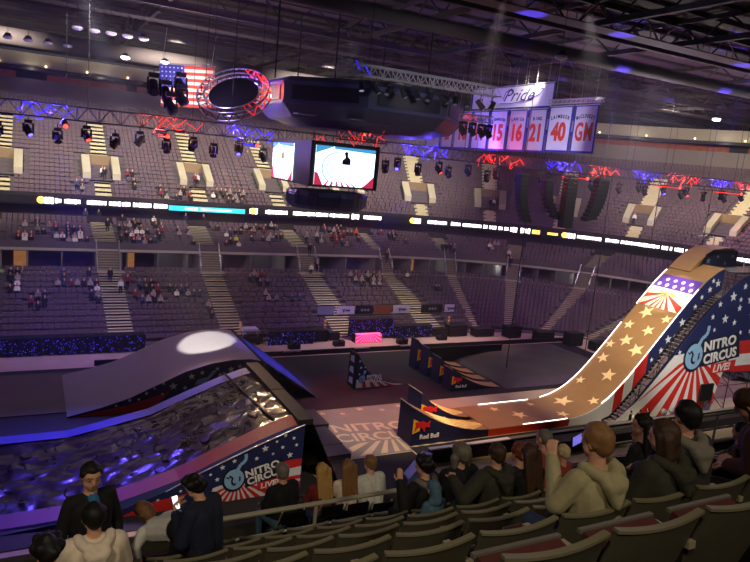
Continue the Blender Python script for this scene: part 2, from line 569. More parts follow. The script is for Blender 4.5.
# the folding chairs inside the suites
PS = []
for j in range(2):
    u = U0 + 1
    while u < U1 - 2:
        s = -8.7 + j * 1.0
        if not any(skip_low(u + q_, s, 0) for q_ in (-.5, 0, .5)) and min((u + 14) % 3.4, 3.4 - (u + 14) % 3.4) > .5:
            q = BP(u, s); d = BP(u + .1, s) - BP(u - .1, s)
            PS.append((q.x, q.y, 4.35 + .25 * j, math.atan2(d.y, d.x), u, j))
        u += .62
def single(q):   # the block of far seats that shows largest: lower tier between two lit aisles
    return 9.3 < q[4] < 18.8 and 2 <= q[5] <= 11
def mass(places, name, label, m):
    vs = []; fs = []
    t = np.array(TV)
    n = len(places)
    A = np.array([[a[0], a[1], a[2], a[3]] for a in places])
    ca, sa = np.cos(A[:, 3]), np.sin(A[:, 3])
    X = A[:, 0][:, None] + ca[:, None] * t[:, 0] - sa[:, None] * t[:, 1]
    Y = A[:, 1][:, None] + sa[:, None] * t[:, 0] + ca[:, None] * t[:, 1]
    Z = A[:, 2][:, None] + t[:, 2][None, :]
    P = np.stack([X, Y, Z], -1).reshape(-1, 3)
    k = len(TV)
    F = (np.array(TF)[None] + (np.arange(n) * k)[:, None, None]).reshape(-1, 4)
    me = bpy.data.meshes.new(name)
    me.from_pydata(P.tolist(), [], F.tolist())
    me.materials.append(M[m])
    o = bpy.data.objects.new(name, me); COL.objects.link(o)
    return tag(o, label, 'seats', None, 'stuff')
def build_far_seats(taken):
  def free(q): return not any((q[0] - t[0]) ** 2 + (q[1] - t[1]) ** 2 < .5 and abs(q[2] - t[2]) < .2 for t in taken) and not (q[2] < 4.2 and q[5] == 3 and any(a[0] - .4 < q[4] < a[1] + .4 for a in ADS))
  mass([q for q in PL if not single(q) and free(q)] + [q for q in PM if free(q)], 'arena_seating', 'maroon tip-up seats of the far lower tiers in their rows', 'far_seat')
  mass([q for q in PU if free(q)], 'arena_seating', 'maroon tip-up seats of the far upper deck above the bright ribbon', 'far_seat')
  mass(PS, 'suite_seating', 'dark chairs lined up inside the suites between the far tiers', 'black')
  proto = None
  for q in [q for q in PL if single(q) and free(q)]:
    if proto is None:
        mb = MB(); mb.raw(TV, TF); proto = mb.obj('arena_seat', 'far_seat')
        o = proto
    else:
        o = proto.copy(); COL.objects.link(o)
    o.location = q[:3]; o.rotation_euler = (0, 0, q[3])
    tag(o, 'empty maroon seat in the far lower tier between the first two full aisles', 'seat', 'seats of the far lower tier')

# ------------------------------------------------------------------ ribbon board, doors, adverts
def on_curve(u, s, z): return BP(u, s, z)
def strip(mb, u0, u1, s, z0, z1, mi=0, d=.06):
    n = max(1, int(abs(u1 - u0) / 1.5))
    for i in range(n):
        a, b = u0 + (u1 - u0) * i / n, u0 + (u1 - u0) * (i + 1) / n
        vs = [BP(a, s, z0), BP(b, s, z0), BP(b, s, z1), BP(a, s, z1), BP(a, s - d, z0), BP(b, s - d, z0), BP(b, s - d, z1), BP(a, s - d, z1)]
        mb.raw(vs, [(3, 2, 1, 0), (4, 5, 6, 7), (0, 1, 5, 4), (1, 2, 6, 5), (2, 3, 7, 6), (3, 0, 4, 7)], mi)
board = MB(); strip(board, U0 + 1, U1 - 1, -.12, 11.55, 12.5)
rib = board.obj('ribbon_board', 'black')
tag(rib, 'long black ribbon display with glowing white lettering round the upper deck front', 'display')
words_ = MB()
def glyphs(u0, u1, z0=11.72, z1=12.3):
    """close-set white capitals too small to read"""
    u = u0
    while u < u1:
        w = R.uniform(.2, .34)
        h = R.uniform(.75, 1.0)
        zc = (z0 + z1) / 2; hh = (z1 - z0) / 2 * h
        strip(words_, u, u + w, -.2, zc - hh, zc + hh)
        u += w + R.uniform(.07, .13)
        if R.random() < .12: u += .25
for a, b in ((1.0, 2.2), (2.5, 5.4), (6.0, 9.8), (10.0, 15.2), (26.2, 27.0), (28.4, 31.6), (32.4, 35.5), (35.8, 40.6), (41.2, 42.3), (43.0, 45.8), (50.2, 52), (52.8, 55.8), (56.4, 61), (61.4, 65.2), (65.6, 66.5), (67.2, 68.6),
             (74.2, 75.6), (76, 80), (80.4, 84), (84.3, 90.5), (91, 93.8), (96.5, 104), (105, 113)):
    zz = (11.6, 12.42) if b - a < 2 else (11.74, 12.3)
    glyphs(a, b, *zz)
put(words_.obj('lettering', 'led_white'), rib)
for u in (1.0, 26.6, 50.4, 74.0, 94.5):
    mb = MB(); fr = Frame(BP(u, -.25, 12.03), BP(u + .2, 0) - BP(u, 0), (0, 0, 1))
    mb.prism([fr(.42 * math.cos(t * PI / 8), .42 * math.sin(t * PI / 8)) for t in range(16)], fr.n * .05)
    put(mb.obj('emblem', 'led_amber'), rib)
mb = MB(); strip(mb, 69.0, 70.2, -.2, 11.7, 12.3); strip(mb, 71.4, 73, -.2, 11.8, 12.15)
put(mb.obj('amber_lettering', 'led_amber'), rib)
# teal display with people standing above it
mb = MB(); strip(mb, 15.6, 25.4, -.3, 11.6, 12.2, d=.25)
teal = mb.obj('teal_display', 'led_teal'); tag(teal, 'bright teal display panel on the upper deck front', 'display')
mb = MB(); strip(mb, 17.6, 19.2, -.56, 11.78, 12.06, d=.02); strip(mb, 19.6, 23.6, -.56, 11.82, 12.0, d=.02)
put(mb.obj('lettering', 'led_white'), teal)

k = 0
for u, w in ((-1.0, .7), (10.4, .5), (30.8, .5), (39.6, .4), (46.3, .6)):
    k += 1; mb = MB(); strip(mb, u - w, u + w, -5.6, 4.6, 6.9)
    struct(mb.obj('door_%d' % k, 'lit_room'), 'warmly lit suite doorway between the far tiers')
k = 1
for u in [x * 3.4 - 14 for x in range(38)]:
    if skip_low(u, -7, 0) or skip_low(u + .6, -7, 0) or skip_low(u - .6, -7, 0): continue
    mb = MB(); a = BP(u, -8.2); b = BP(u, -5.4)
    mb.bar((a.x, a.y, 5.75), (b.x, b.y, 5.75), .14, 2.9)
    struct(mb.obj('partition_wall', 'grey_wall'))
# end walls of the suites at every aisle
for i in range(len(AIS)):
    for sd in (-1, 1):
        w = aisle_w(i) + .12
        a = BP(ua(i, -9.2) + sd * w, -9.2); b = BP(ua(i, -5.4) + sd * w, -5.4)
        mb = MB(); mb.bar((a.x, a.y, 5.7), (b.x, b.y, 5.7), .16, 3.0)
        struct(mb.obj('partition_wall', 'grey_wall'))

# advert boards hung on the front of the lower tier
ADS = [(26.0, 27.3, 'ad_grey', 'grey blue', ''), (27.5, 28.9, 'ad_white', 'white', 'SUPPORT'), (29.05, 30.45, 'black', 'black with three pale marks', 'ooo'), (30.6, 32.0, 'ad_brown', 'brown', ''),
       (32.2, 33.6, 'ad_white', 'white', 'Meijer'), (34.7, 36.6, 'black', 'black', 'ooo'), (36.9, 39.2, 'ad_white', 'pale violet', 'v')]
for a, b, m, w, t in ADS:
    mb = MB(); strip(mb, a, b, -17.9, 1.9, 2.9, d=.08)
    o = mb.obj('advert_board', m)
    tag(o, w + ' advert board under the far lower seats, ' + ('first along the row' if a < 26.5 else '%s along the row' % {27.5: 'second', 29.05: 'third', 30.6: 'fourth', 32.2: 'fifth', 34.7: 'sixth', 36.9: 'last'}[a]), 'board')
    if t in ('ooo',):
        fr = Frame(BP((a + b) / 2, -18.05, 2.4), BP(b, 0) - BP(a, 0), (0, 0, 1))
        m3 = MB()
        for dx in (-.42, 0, .42): m3.prism([fr(dx + .16 * math.cos(q * PI / 6), .16 * math.sin(q * PI / 6)) for q in range(12)], fr.n * .03)
        put(m3.obj('emblem', 'ad_grey'), o)
    elif m == 'ad_white':
        fr = Frame(BP((a + b) / 2, -18.05, 2.4), BP(b, 0) - BP(a, 0), (0, 0, 1))
        m3 = MB()
        fr.sheet(m3, [(-.55, .2), (-.42, .2), (-.32, -.1), (-.22, .2), (-.1, .2), (-.28, -.25), (-.36, -.25)], .0, .03)
        for q in range(5): fr.sheet(m3, [(-.05 + q * .12, -.12), (.04 + q * .12, -.12), (.04 + q * .12, .1), (-.05 + q * .12, .1)], 0, .03)
        put(m3.obj('emblem', 'banner_navy'), o)

# ------------------------------------------------------------------ floor, dasher, roof
mb = MB(); mb.box((-30, 20, -.3), (72, 67, 0)); struct(mb.obj('floor', 'concrete_tan'))
def slab(name, lo, hi, m, label):
    mb = MB(); mb.box(lo, hi); o = mb.obj(name, m); tag(o, label, 'mat'); return o
slab('floor_mat', (-6, 46.2, 0), (60, 60.2, .05), 'mat_black', 'broad dark protective matting over the middle of the arena floor')
slab('floor_mat', (-3, 50.0, .05), (6.6, 59, .12), 'mat_grey', 'dark grey mat sheet at the foot of the lit far landing')
slab('floor_mat', (16.2, 31.0, 0), (24.2, 37.4, .05), 'mat_black', 'dark matting between the near landing and the pale blue gate panel')
slab('floor_mat', (24.4, 35.7, 0), (43, 38.0, .04), 'mat_black', 'dark strip of matting along the near side of the tan runway')
slab('floor_mat', (-8, 33.0, 0), (16.1, 46.2, .04), 'mat_black', 'dark matting under the plastic covered landing')
for (x0, y0, x1, y1, w) in ((18.0, 42.6, 19.9, 45.6, 'beside the dark end of the landing, furthest back of the three'), (17.6, 39.2, 19.5, 42.2, 'in the middle of the three beside the landing'), (17.5, 37.5, 19.4, 39.1, 'nearest of the three beside the landing')):
    mb = MB(); mb.box((x0, y0, 0), (x1, y1, .45))
    o = mb.obj('crash_pad', 'grey_pad'); tag(o, 'grey foam crash pad ' + w, 'pad')
    m2 = MB(); m2.bar((x0 + .1, y0 - .02, .42), (x1 - .1, y0 - .02, .42), .04); put(m2.obj('seam', 'black'), o)

mb = MB()
mb.box((24.3, 35.3, 0), (74, 35.55, 1.05)); struct(mb.obj('dasher_board', 'black'))
mb = MB(); mb.box((24.3, 35.25, 1.05), (31.2, 35.6, 1.12)); struct(mb.obj('trim_5', 'white'))
mb = MB(); mb.box((31.2, 35.25, 1.05), (74, 35.6, 1.12)); struct(mb.obj('trim_6', 'grey_wall'))
mb = MB(); mb.box((31.5, 34.0, 0), (74, 35.2, .95)); struct(mb.obj('platform', 'dark_wall'))
mb = MB(); mb.box((5, 60.6, 0), (60, 60.8, .5)); mb2 = mb.obj('dasher_board', 'black'); struct(mb2)
for x in (17.5, 22.6, 30.5, 36.2):
    m_ = MB(); m_.box((x, 60.52, .42), (x + 1.8, 60.62, .5)); tag(m_.obj('light_strip', 'alu'), 'short pale strip along the low black barrier at the far side of the mats', 'strip', 'strips on the low barrier')
# lit gate panel leaning at the end of the dasher
mb = MB()
mb.prism([(23.6, 35.2, 1.15), (20.9, 33.0, 1.0), (20.9, 32.3, .9), (24.1, 34.7, 1.15)], (0, 0, -.12))
mb.prism([(20.9, 32.3, .9), (24.1, 34.7, 1.05), (24.1, 34.7, 0), (20.9, 32.3, 0)], (0, .1, 0))
tag(mb.obj('gate_panel', 'pale_blue'), 'slanted pale blue gate panel at the end of the black barrier', 'panel')

# roof
mb = MB(); mb.box((-40, -30, 33.6), (135, 135, 34.0)); struct(mb.obj('ceiling', 'roof'))
def truss_beam(p, q, zt, zb, n, w=.3):
    mb = MB()
    p, q = Vector(p), Vector(q)
    mb.bar((p.x, p.y, zt), (q.x, q.y, zt), w, .35); mb.bar((p.x, p.y, zb), (q.x, q.y, zb), w * 1.3, .4)
    for i in range(n):
        a = p.lerp(q, i / n); b = p.lerp(q, (i + .5) / n); c = p.lerp(q, (i + 1) / n)
        mb.bar((a.x, a.y, zb), (b.x, b.y, zt), .11); mb.bar((b.x, b.y, zt), (c.x, c.y, zb), .11)
    return struct(mb.obj('ceiling_beam', 'steel'))
for y in (20, 39.3, 58.5, 77.5, 98):
    truss_beam((-20, y), (120, y), 33.2, 31.0, 28)
for x in (-8, 10, 28, 37, 46, 64, 82):
    truss_beam((x, 5), (x, 105), 33.3, 31.6, 22, .24)
mb = MB()
for y in range(6, 112, 3):
    mb.bar((-25, y + .6, 33.45), (120, y + .6, 33.45), .14, .3)
struct(mb.obj('ceiling_purlins', 'steel'))
mb = MB()
for y, z in ((37.2, 30.85), (63, 30.4)):
    mb.box((-15, y - .8, z - .06), (100, y + .8, z))
    for sd in (-.8, .8):
        mb.bar((-15, y + sd, z + .95), (100, y + sd, z + .95), .05)
        for i in range(40): mb.bar((-15 + i * 2.9, y + sd, z), (-15 + i * 2.9, y + sd, z + .95), .04)
struct(mb.obj('ceiling_catwalk', 'steel'))
# ducts
for (y, z, r) in ((84, 29.6, .9), (43, 30.1, .5)):
    mb = MB(); mb.tube((-20, y, z), (52 if r > .8 else 100, y, z), r, r, 14); tag(mb.obj('air_duct', 'roof', smooth=True), 'long round %s air duct under the roof' % ('wide' if r > .8 else 'slim'), 'duct')
# ------------------------------------------------------------------ helpers for printed sheets
def clip_convex(pts, poly):
    """Sutherland-Hodgman, poly counter-clockwise"""
    out = pts
    for i in range(len(poly)):
        a, b = poly[i], poly[(i + 1) % len(poly)]
        inp, out = out, []
        def side(p): return (b[0] - a[0]) * (p[1] - a[1]) - (b[1] - a[1]) * (p[0] - a[0])
        for j in range(len(inp)):
            p, q = inp[j], inp[(j + 1) % len(inp)]
            sp, sq = side(p), side(q)
            if sp >= 0: out.append(p)
            if (sp >= 0) != (sq >= 0):
                t = sp / (sp - sq)
                out.append((p[0] + (q[0] - p[0]) * t, p[1] + (q[1] - p[1]) * t))
        if not out: return []
    return out
def rays(fr, mb, c, angs, poly, lift, mi=0, L=30.0):
    for a0, a1 in angs:
        a0, a1 = math.radians(a0), math.radians(a1)
        w = clip_convex([c, (c[0] + L * math.cos(a0), c[1] + L * math.sin(a0)), (c[0] + L * math.cos(a1), c[1] + L * math.sin(a1))], poly)
        if len(w) > 2: fr.sheet(mb, w, lift, lift + .012, mi)
def bomb(fr, cx, cy, r, parent, lift=.03, tilt=0.0):
    """round blue bomb emblem with a grin and a curling fuse"""
    f2 = fr.rot(tilt, cx, cy)
    mb = MB()
    def ell(rx, ry, c0, c1, mi, ox=0, oy=0, n=28): f2.sheet(mb, [(ox + rx * math.cos(2 * PI * i / n), oy + ry * math.sin(2 * PI * i / n)) for i in range(n)], c0, c1, mi)
    ell(r * 1.22, r * 1.3, lift, lift + .01, 1)
    ell(r, r * 1.06, lift + .01, lift + .03, 0)
    ell(r * .2, r * .16, lift + .02, lift + .04, 0, r * .28, r * 1.08)
    # fuse
    pts = [(r * .3, r * 1.1), (r * .5, r * 1.55), (r * .85, r * 1.8), (r * 1.0, r * 2.15), (r * .92, r * 2.6)]
    for (a, b), (c, d) in zip(pts, pts[1:]):
        nx, ny = -(d - b), (c - a); L = math.hypot(nx, ny); nx, ny = nx / L * r * .16, ny / L * r * .16
        f2.sheet(mb, [(a - nx, b - ny), (c - nx, d - ny), (c + nx, d + ny), (a + nx, b + ny)][::-1], lift + .01, lift + .03, 0)
    # jagged crack, slit and crescent
    sm = [(r * .02 + r * .34 * math.cos(t), -r * .12 + r * .5 * math.sin(t)) for t in [math.radians(150 + 10 * i) for i in range(17)]]
    si = [(r * .08 + r * .22 * math.cos(t), -r * .06 + r * .36 * math.sin(t)) for t in [math.radians(310 - 10 * i) for i in range(17)]]
    for i in range(16):
        f2.sheet(mb, [sm[i], sm[i + 1], si[15 - i], si[16 - i]], lift + .03, lift + .045, 1)
    f2.sheet(mb, [(-r * .95, r * .35), (-r * .55, r * .1), (-r * .5, r * .3), (-r * .1, r * .05), (-r * .1, r * .2), (-r * .45, r * .5), (-r * .6, r * .28)], lift + .03, lift + .045, 1)
    f2.sheet(mb, [(r * .45, r * .3), (r * .58, r * .35), (r * .66, -r * .1), (r * .5, -r * .3)][::-1], lift + .03, lift + .045, 1)
    return mb.obj('emblem', ['emblem_blue', 'emblem_dark'], parent)
def nitro(fr, x, y, tilt, h, parent, gap, live=True, back=True, lift=.05):
    f2 = fr.rot(tilt, x, y)
    if back:
        mb = MB()
        f2.sheet(mb, [(-.3 * h, -gap - .25 * h), (5.9 * h, -gap - .25 * h), (5.5 * h, h * 1.15), (-.1 * h, h * 1.15)], lift - .035, lift - .02)
        mb.obj('lettering_backing', 'emblem_dark', parent)
    lettering('lettering', 'NITRO', f2, h * 1.42, 'letter_white', parent, bold=.055 * h, lift=lift, space=1.04, xs=1.13)
    lettering('lettering', 'CIRCUS', Frame(f2(.08 * h, -gap), f2.ux, f2.uy), h * 1.42, 'letter_white', parent, bold=.055 * h, lift=lift, space=1.04, xs=1.03)
    if live:
        f3 = Frame(f2(1.3 * h, -gap - h * 1.35), f2.ux, f2.uy).rot(-tilt * .4)
        mb = MB(); f3.sheet(mb, [(0, 0), (3.9 * h, 0), (4.0 * h, 1.1 * h), (0, 1.1 * h)], lift - .02, lift)
        mb.obj('sign_plate', 'red', parent)
        lettering('lettering', 'LIVE!', Frame(f3(.35 * h, .16 * h), f3.ux, f3.uy), h * 1.12, 'letter_white', parent, bold=.03 * h, lift=lift, xs=1.15, shear=.15)

def red_bull(fr, a, b, w, parent, n=1, lift=.02):
    """yellow sun wedge, charging red bull and a wordmark; (a, b) = lower left corner, w = width"""
    mb = MB(); s = w
    fr.sheet(mb, [(a, b + .1 * s), (a + .42 * s, b + .25 * s), (a + .45 * s, b + .6 * s), (a + .3 * s, b + .75 * s), (a, b + .9 * s)], lift, lift + .01)
    mb.obj('emblem', 'bull_yellow', parent)
    mb = MB()
    bull = [(.1, .25), (.2, .3), (.25, .42), (.45, .45), (.6, .3), (.66, .18), (.74, .2), (.7, .36), (.8, .44), (.92, .36), (1.0, .42), (.96, .56), (1.02, .7), (.93, .74), (.84, .62), (.7, .68), (.5, .74), (.32, .7), (.2, .76), (.1, .66), (.16, .55), (.12, .42)]
    fr.sheet(mb, [(a + x * s, b + y * s) for x, y in bull], lift + .012, lift + .025)
    mb.obj('emblem', 'bull_red', parent)
    lettering('lettering', 'Red Bull', Frame(fr(a + .45 * s, b - .2 * s), fr.ux, fr.uy), .34 * s, 'letter_white', parent, bold=.008 * s, lift=lift)

# ------------------------------------------------------------------ the giant take-off ramp
PR = [(31.55, .6), (39.0, .6), (40.4, .68), (41.7, .95), (42.9, 1.4), (44.0, 2.05), (45.0, 2.85), (46.0, 3.8), (47.85, 5.75), (50.0, 8.15), (51.6, 9.9), (53.0, 11.4), (54.2, 12.45), (55.3, 13.15), (56.3, 13.55)]
PL2 = [(54.6, 12.85), (55.6, 13.75), (56.8, 14.55), (58.0, 15.0), (59.2, 15.15), (60.6, 15.15)]
def zt(x):
    for (a, za), (b, zb) in zip(PR, PR[1:]):
        if a <= x <= b: return za + (zb - za) * (x - a) / (b - a)
    return PR[0][1] if x < PR[0][0] else PR[-1][1]
def slope_n(x):
    d = (zt(x + .2) - zt(x - .2)) / .4
    n = Vector((-d, 0, 1)).normalized(); return n
def on_track(x, y, lift=.03):
    return Vector((x, y, zt(x))) + slope_n(x) * lift
YN, YM, YF = 38.2, 40.5, 42.8
ramp = thing('giant_ramp', 'towering tan take-off ramp with stars, lit edges and a striped side banner', 'ramp', (45, 40, 0))
def slab_profile(prof, y0, y1, th):
    mb = MB(); n = len(prof)
    top0 = [(x, y0, z) for x, z in prof]; top1 = [(x, y1, z) for x, z in prof]
    b0 = [(x + .2, y0, z - th) for x, z in prof]; b1 = [(x + .2, y1, z - th) for x, z in prof]
    vs = top0 + top1 + b0 + b1
    fs = []
    for i in range(n - 1):
        fs += [(i, i + 1, n + i + 1, n + i), (3 * n + i, 3 * n + i + 1, 2 * n + i + 1, 2 * n + i), (2 * n + i, 2 * n + i + 1, i + 1, i), (n + i, n + i + 1, 3 * n + i + 1, 3 * n + i)]
    fs += [(0, n, 3 * n, 2 * n), (n - 1, 3 * n - 1, 4 * n - 1, 2 * n - 1)]
    mb.raw(vs, fs); return mb
slab_profile(PR, YN, YF, .35).obj('track', 'track', ramp)
slab_profile(PL2, YM, YF, .35).obj('upper_track', 'track', ramp)
mb = MB(); mb.prism([(31.5, YN - .02, 0), (39.4, YN - .02, 0), (40.4, YN - .02, .6), (39, YN - .02, .57), (31.5, YN - .02, .57)], (0, .1, 0)); mb.obj('skirt', 'track_red', ramp)
mb = MB(); mb.box((31.7, YN + .1, 0), (40, YF - .05, .25)); mb.obj('deck_frame', 'black', ramp)
# stars projected on the track, painted as paler shapes
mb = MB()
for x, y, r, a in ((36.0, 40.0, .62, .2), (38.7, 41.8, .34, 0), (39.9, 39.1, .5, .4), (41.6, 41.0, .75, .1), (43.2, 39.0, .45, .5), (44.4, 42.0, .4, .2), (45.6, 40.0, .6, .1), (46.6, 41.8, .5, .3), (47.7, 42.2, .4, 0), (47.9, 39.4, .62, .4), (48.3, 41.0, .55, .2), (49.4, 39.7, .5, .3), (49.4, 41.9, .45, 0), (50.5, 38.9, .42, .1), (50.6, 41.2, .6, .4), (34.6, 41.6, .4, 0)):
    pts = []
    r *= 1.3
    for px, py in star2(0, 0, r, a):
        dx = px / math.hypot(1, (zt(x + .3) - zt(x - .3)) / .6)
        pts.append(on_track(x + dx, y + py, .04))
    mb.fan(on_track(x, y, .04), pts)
mb.obj('projected_stars', 'projected_star', ramp)
# sunburst projected near the top, painted as coloured shapes
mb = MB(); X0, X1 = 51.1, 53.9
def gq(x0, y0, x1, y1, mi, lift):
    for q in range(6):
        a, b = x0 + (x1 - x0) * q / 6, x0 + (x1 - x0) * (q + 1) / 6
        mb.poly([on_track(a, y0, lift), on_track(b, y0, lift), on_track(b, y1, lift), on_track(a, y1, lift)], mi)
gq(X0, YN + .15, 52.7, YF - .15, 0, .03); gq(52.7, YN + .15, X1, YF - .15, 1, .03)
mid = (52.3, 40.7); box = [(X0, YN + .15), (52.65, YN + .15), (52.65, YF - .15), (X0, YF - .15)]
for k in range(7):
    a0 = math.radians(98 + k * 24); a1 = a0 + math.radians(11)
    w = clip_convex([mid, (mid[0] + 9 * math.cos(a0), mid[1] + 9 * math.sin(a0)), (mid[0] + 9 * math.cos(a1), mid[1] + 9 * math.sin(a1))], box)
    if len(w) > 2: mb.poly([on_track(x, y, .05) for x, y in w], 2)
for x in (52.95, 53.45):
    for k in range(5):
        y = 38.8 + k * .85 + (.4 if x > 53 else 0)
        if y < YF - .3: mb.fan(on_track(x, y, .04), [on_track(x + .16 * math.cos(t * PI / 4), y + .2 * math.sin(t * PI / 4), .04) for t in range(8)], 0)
mb.obj('projected_sunburst', ['cream', 'violet', 'track_red'], ramp)
# emblem of the projected sunburst, painted as well
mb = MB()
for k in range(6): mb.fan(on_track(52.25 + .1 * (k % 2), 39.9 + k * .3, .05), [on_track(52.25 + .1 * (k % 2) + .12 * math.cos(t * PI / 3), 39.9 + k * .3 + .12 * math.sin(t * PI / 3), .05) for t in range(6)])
mb.obj('projected_lettering', 'bull_yellow', ramp)
# glowing edges
for y, x0, x1 in ((YN + .02, 34.9, 39.6), (YN + .02, 43.3, 53.2), (YF, 33.8, 39.2), (YF, 40.6, 49.4), (YF, 51, 54.4)):
    mb = MB(); xs = [x0 + (x1 - x0) * i / 14 for i in range(15)]
    for a, b in zip(xs, xs[1:]): mb.bar(on_track(a, y, .06), on_track(b, y, .06), .05)
    mb.obj('edge_light', 'led_strip', ramp)
# star fascia along the near edge
mb = MB(); f = Frame((0, YN - .06, 0), (1, 0, 0), (0, 0, 1))
def fascia(x0, x1, mi, n=8):
    for i in range(n):
        a, b = x0 + (x1 - x0) * i / n, x0 + (x1 - x0) * (i + 1) / n
        da, db = min(1.9, max(.35, zt(a) - .05)), min(1.9, max(.35, zt(b) - .05))
        mb.raw([(a, YN - .06, zt(a) - da), (b, YN - .06, zt(b) - db), (b, YN - .06, zt(b)), (a, YN - .06, zt(a)), (a, YN - .01, zt(a) - da), (b, YN - .01, zt(b) - db), (b, YN - .01, zt(b)), (a, YN - .01, zt(a))],
               [(0, 1, 2, 3), (7, 6, 5, 4), (0, 4, 5, 1), (3, 2, 6, 7)], mi)
fascia(39.8, 44.6, 0); fascia(44.6, 45.6, 1, 3); fascia(45.6, 46.6, 0, 3); fascia(46.6, 48.0, 1, 3); fascia(48.0, 56.2, 2, 12)
mb.obj('fascia', ['white', 'red', 'navy'], ramp)
mb = MB()
for a, b, r in ((51.64, 8.6, .42), (50.17, 7.08, .42), (49.5, 6.1, .3), (48.5, 5.3, .22), (53.03, 10.0, .28), (51.0, 7.3, .22), (55.6, 12.2, .4), (54.62, 11.6, .32), (53.7, 10.9, .26), (54.9, 12.4, .24)):
    put_star(f, mb, a, b, r, .2, .0, .02)
mb.obj('star', 'star_white', ramp)
# stairs beside the track
mb = MB(); x = 43.6
while x < 56.2:
    z = max(.2, zt(x) - 1.9)
    mb.box((x, YN - 1.05, z - .05), (x + .24, YN - .1, z), 0)
    x += .29
for y in (YN - 1.06, YN - .1):
    xs = [43.5 + .9 * i for i in range(15)]
    for a, b in zip(xs, xs[1:]): mb.bar((a, y, max(.1, zt(a) - 2.0)), (b, y, max(.1, zt(b) - 2.0)), .06, .3, 1)
mb.obj('stairs', ['stair_tread', 'black'], ramp)
mb = MB()
xs = [44.2 + .9 * i for i in range(14)]
for a, b in zip(xs, xs[1:]): mb.tube((a, YN - 1.08, max(.1, zt(a) - 1.9) + .95), (b, YN - 1.08, max(.1, zt(b) - 1.9) + .95), .03)
for a in xs[::2]: mb.tube((a, YN - 1.08, max(.1, zt(a) - 1.9)), (a, YN - 1.08, max(.1, zt(a) - 1.9) + .95), .03)
mb.obj('handrail', 'dark_truss', ramp)
# side banner
YB = YN - 1.2
f = Frame((0, YB, 0), (1, 0, 0), (0, 0, 1))
edge = [(43.6, .35), (45, 1.05), (46.2, 2.15), (48.0, 4.0), (50.0, 6.2), (51.6, 7.95), (53.0, 9.45), (54.2, 10.5), (56.3, 12.2), (57.6, 13.0)]
outl = edge + [(60.2, 13.6), (64.5, 13.6), (64.5, 3.6), (58.8, 3.9), (57.0, 4.1), (56.2, 1.1), (54.6, .5)]
mb = MB(); f.sheet(mb, outl[::-1], -.06, 0); mb.obj('side_banner', 'navy', ramp)
lowp = [(43.7, .4), (54.6, .5), (56.2, 1.1), (57.0, 4.1), (57.2, 5.2), (52.5, 6.2), (49.9, 5.95), (48.0, 3.95), (46.2, 2.1)]
mb = MB(); f.sheet(mb, lowp, .002, .012, 0)
rays(f, mb, (52.7, 5.9), [(184 + k * 17, 193.5 + k * 17) for k in range(9)], lowp, .014, 1)
f.sheet(mb, [(57.4, 6.9), (64.5, 7.1), (64.5, 5.8), (57.6, 5.6)][::-1], .004, .016, 1); f.sheet(mb, [(57.6, 5.6), (64.5, 5.8), (64.5, 4.6), (57.4, 4.5)][::-1], .004, .016, 0); f.sheet(mb, [(57.4, 4.5), (64.5, 4.6), (64.5, 3.7), (58.8, 3.95), (57.2, 4.1)][::-1], .004, .016, 1)
mb.obj('stripes', ['white', 'red'], ramp)
mb = MB()
for a, b, r in ((55.86, 9.11, .46), (57.29, 8.73, .3), (57.66, 10.11, .34), (54.8, 10.5, .3), (54.1, 9.33, .26), (54.64, 8.12, .22), (58.44, 7.75, .26), (59.9, 7.9, .3), (50.5, 6.2, .24), (56.45, 11.18, .48), (57.9, 12.13, .32), (57.61, 10.9, .26), (59.0, 10.9, .46), (59.6, 9.4, .3), (60.8, 12.4, .4), (61.6, 10.2, .36), (62.8, 8.8, .3), (63.0, 12.0, .34)):
    put_star(f, mb, a, b, r, .15, .0, .02)
mb.obj('star', 'star_white', ramp)
bomb(f, 52.45, 5.75, 1.12, ramp, .03, -.1)
nitro(f, 53.65, 6.15, .135, .88, ramp, 1.22)
# scaffold that carries the ramp
mb = MB()
for x in (46.5, 49.5, 52.5, 55.5, 58.5, 61.5):
    for y in (YB + .25, YM, YF - .2):
        mb.tube((x, y, 0), (x, y, zt(x) - .5 if x < 56 else 13.0), .05, n=6)
    for z in (2.5, 5.0, 7.5, 10.0, 12.4):
        if z < zt(x) - .8:
            mb.tube((x, YB + .25, z), (x, YF - .2, z), .035, n=5)
            mb.tube((x, YB + .25, z), (min(x + 3, 61.5), YB + .25, z - 2.4), .035, n=5)
            if x < 61: mb.tube((x, YB + .3, z), (x + 3, YB + .3, z), .035, n=5)
mb.obj('scaffold', 'dark_truss', ramp)
# starting platform
mb = MB(); mb.box((56.2, YN - 1.0, 13.2), (64, YM, 13.4)); mb.obj('platform', 'grey_pad', ramp)
f = Frame((0, YM - .05, 0), (1, 0, 0), (0, 0, 1))
mb = MB(); mb.prism([(55.4, YM, 12.95), (56.6, YM, 13.0), (61.2, YM, 13.2), (61.2, YM, 14.9), (57.6, YM, 15.0), (56.6, YM, 14.5)], (0, .06, 0)); mb.obj('platform_wall', 'emblem_dark', ramp)
mb = MB()
for a, b, r in ((56.9, 13.9, .34), (58.2, 14.3, .2), (59.4, 13.7, .2), (60.4, 14.4, .22)): put_star(f, mb, a, b, r, 0, .0, .02)
mb.obj('star', 'ad_grey', ramp)
mb = MB()
for x in (57.5, 59.5, 61.5, 63.5): mb.tube((x, YN - .9, 13.4), (x, YN - .9, 14.5), .04)
mb.tube((57.5, YN - .9, 14.5), (63.5, YN - .9, 14.5), .04); mb.tube((57.5, YN - .9, 13.95), (63.5, YN - .9, 13.95), .03)
mb.tube((57, YF, 15.1), (57, YF, 16.0), .04); mb.tube((60.5, YF, 15.1), (60.5, YF, 16.0), .04); mb.tube((57, YF, 16.0), (60.5, YF, 16.0), .04)
mb.obj('guard_rail', 'alu', ramp)

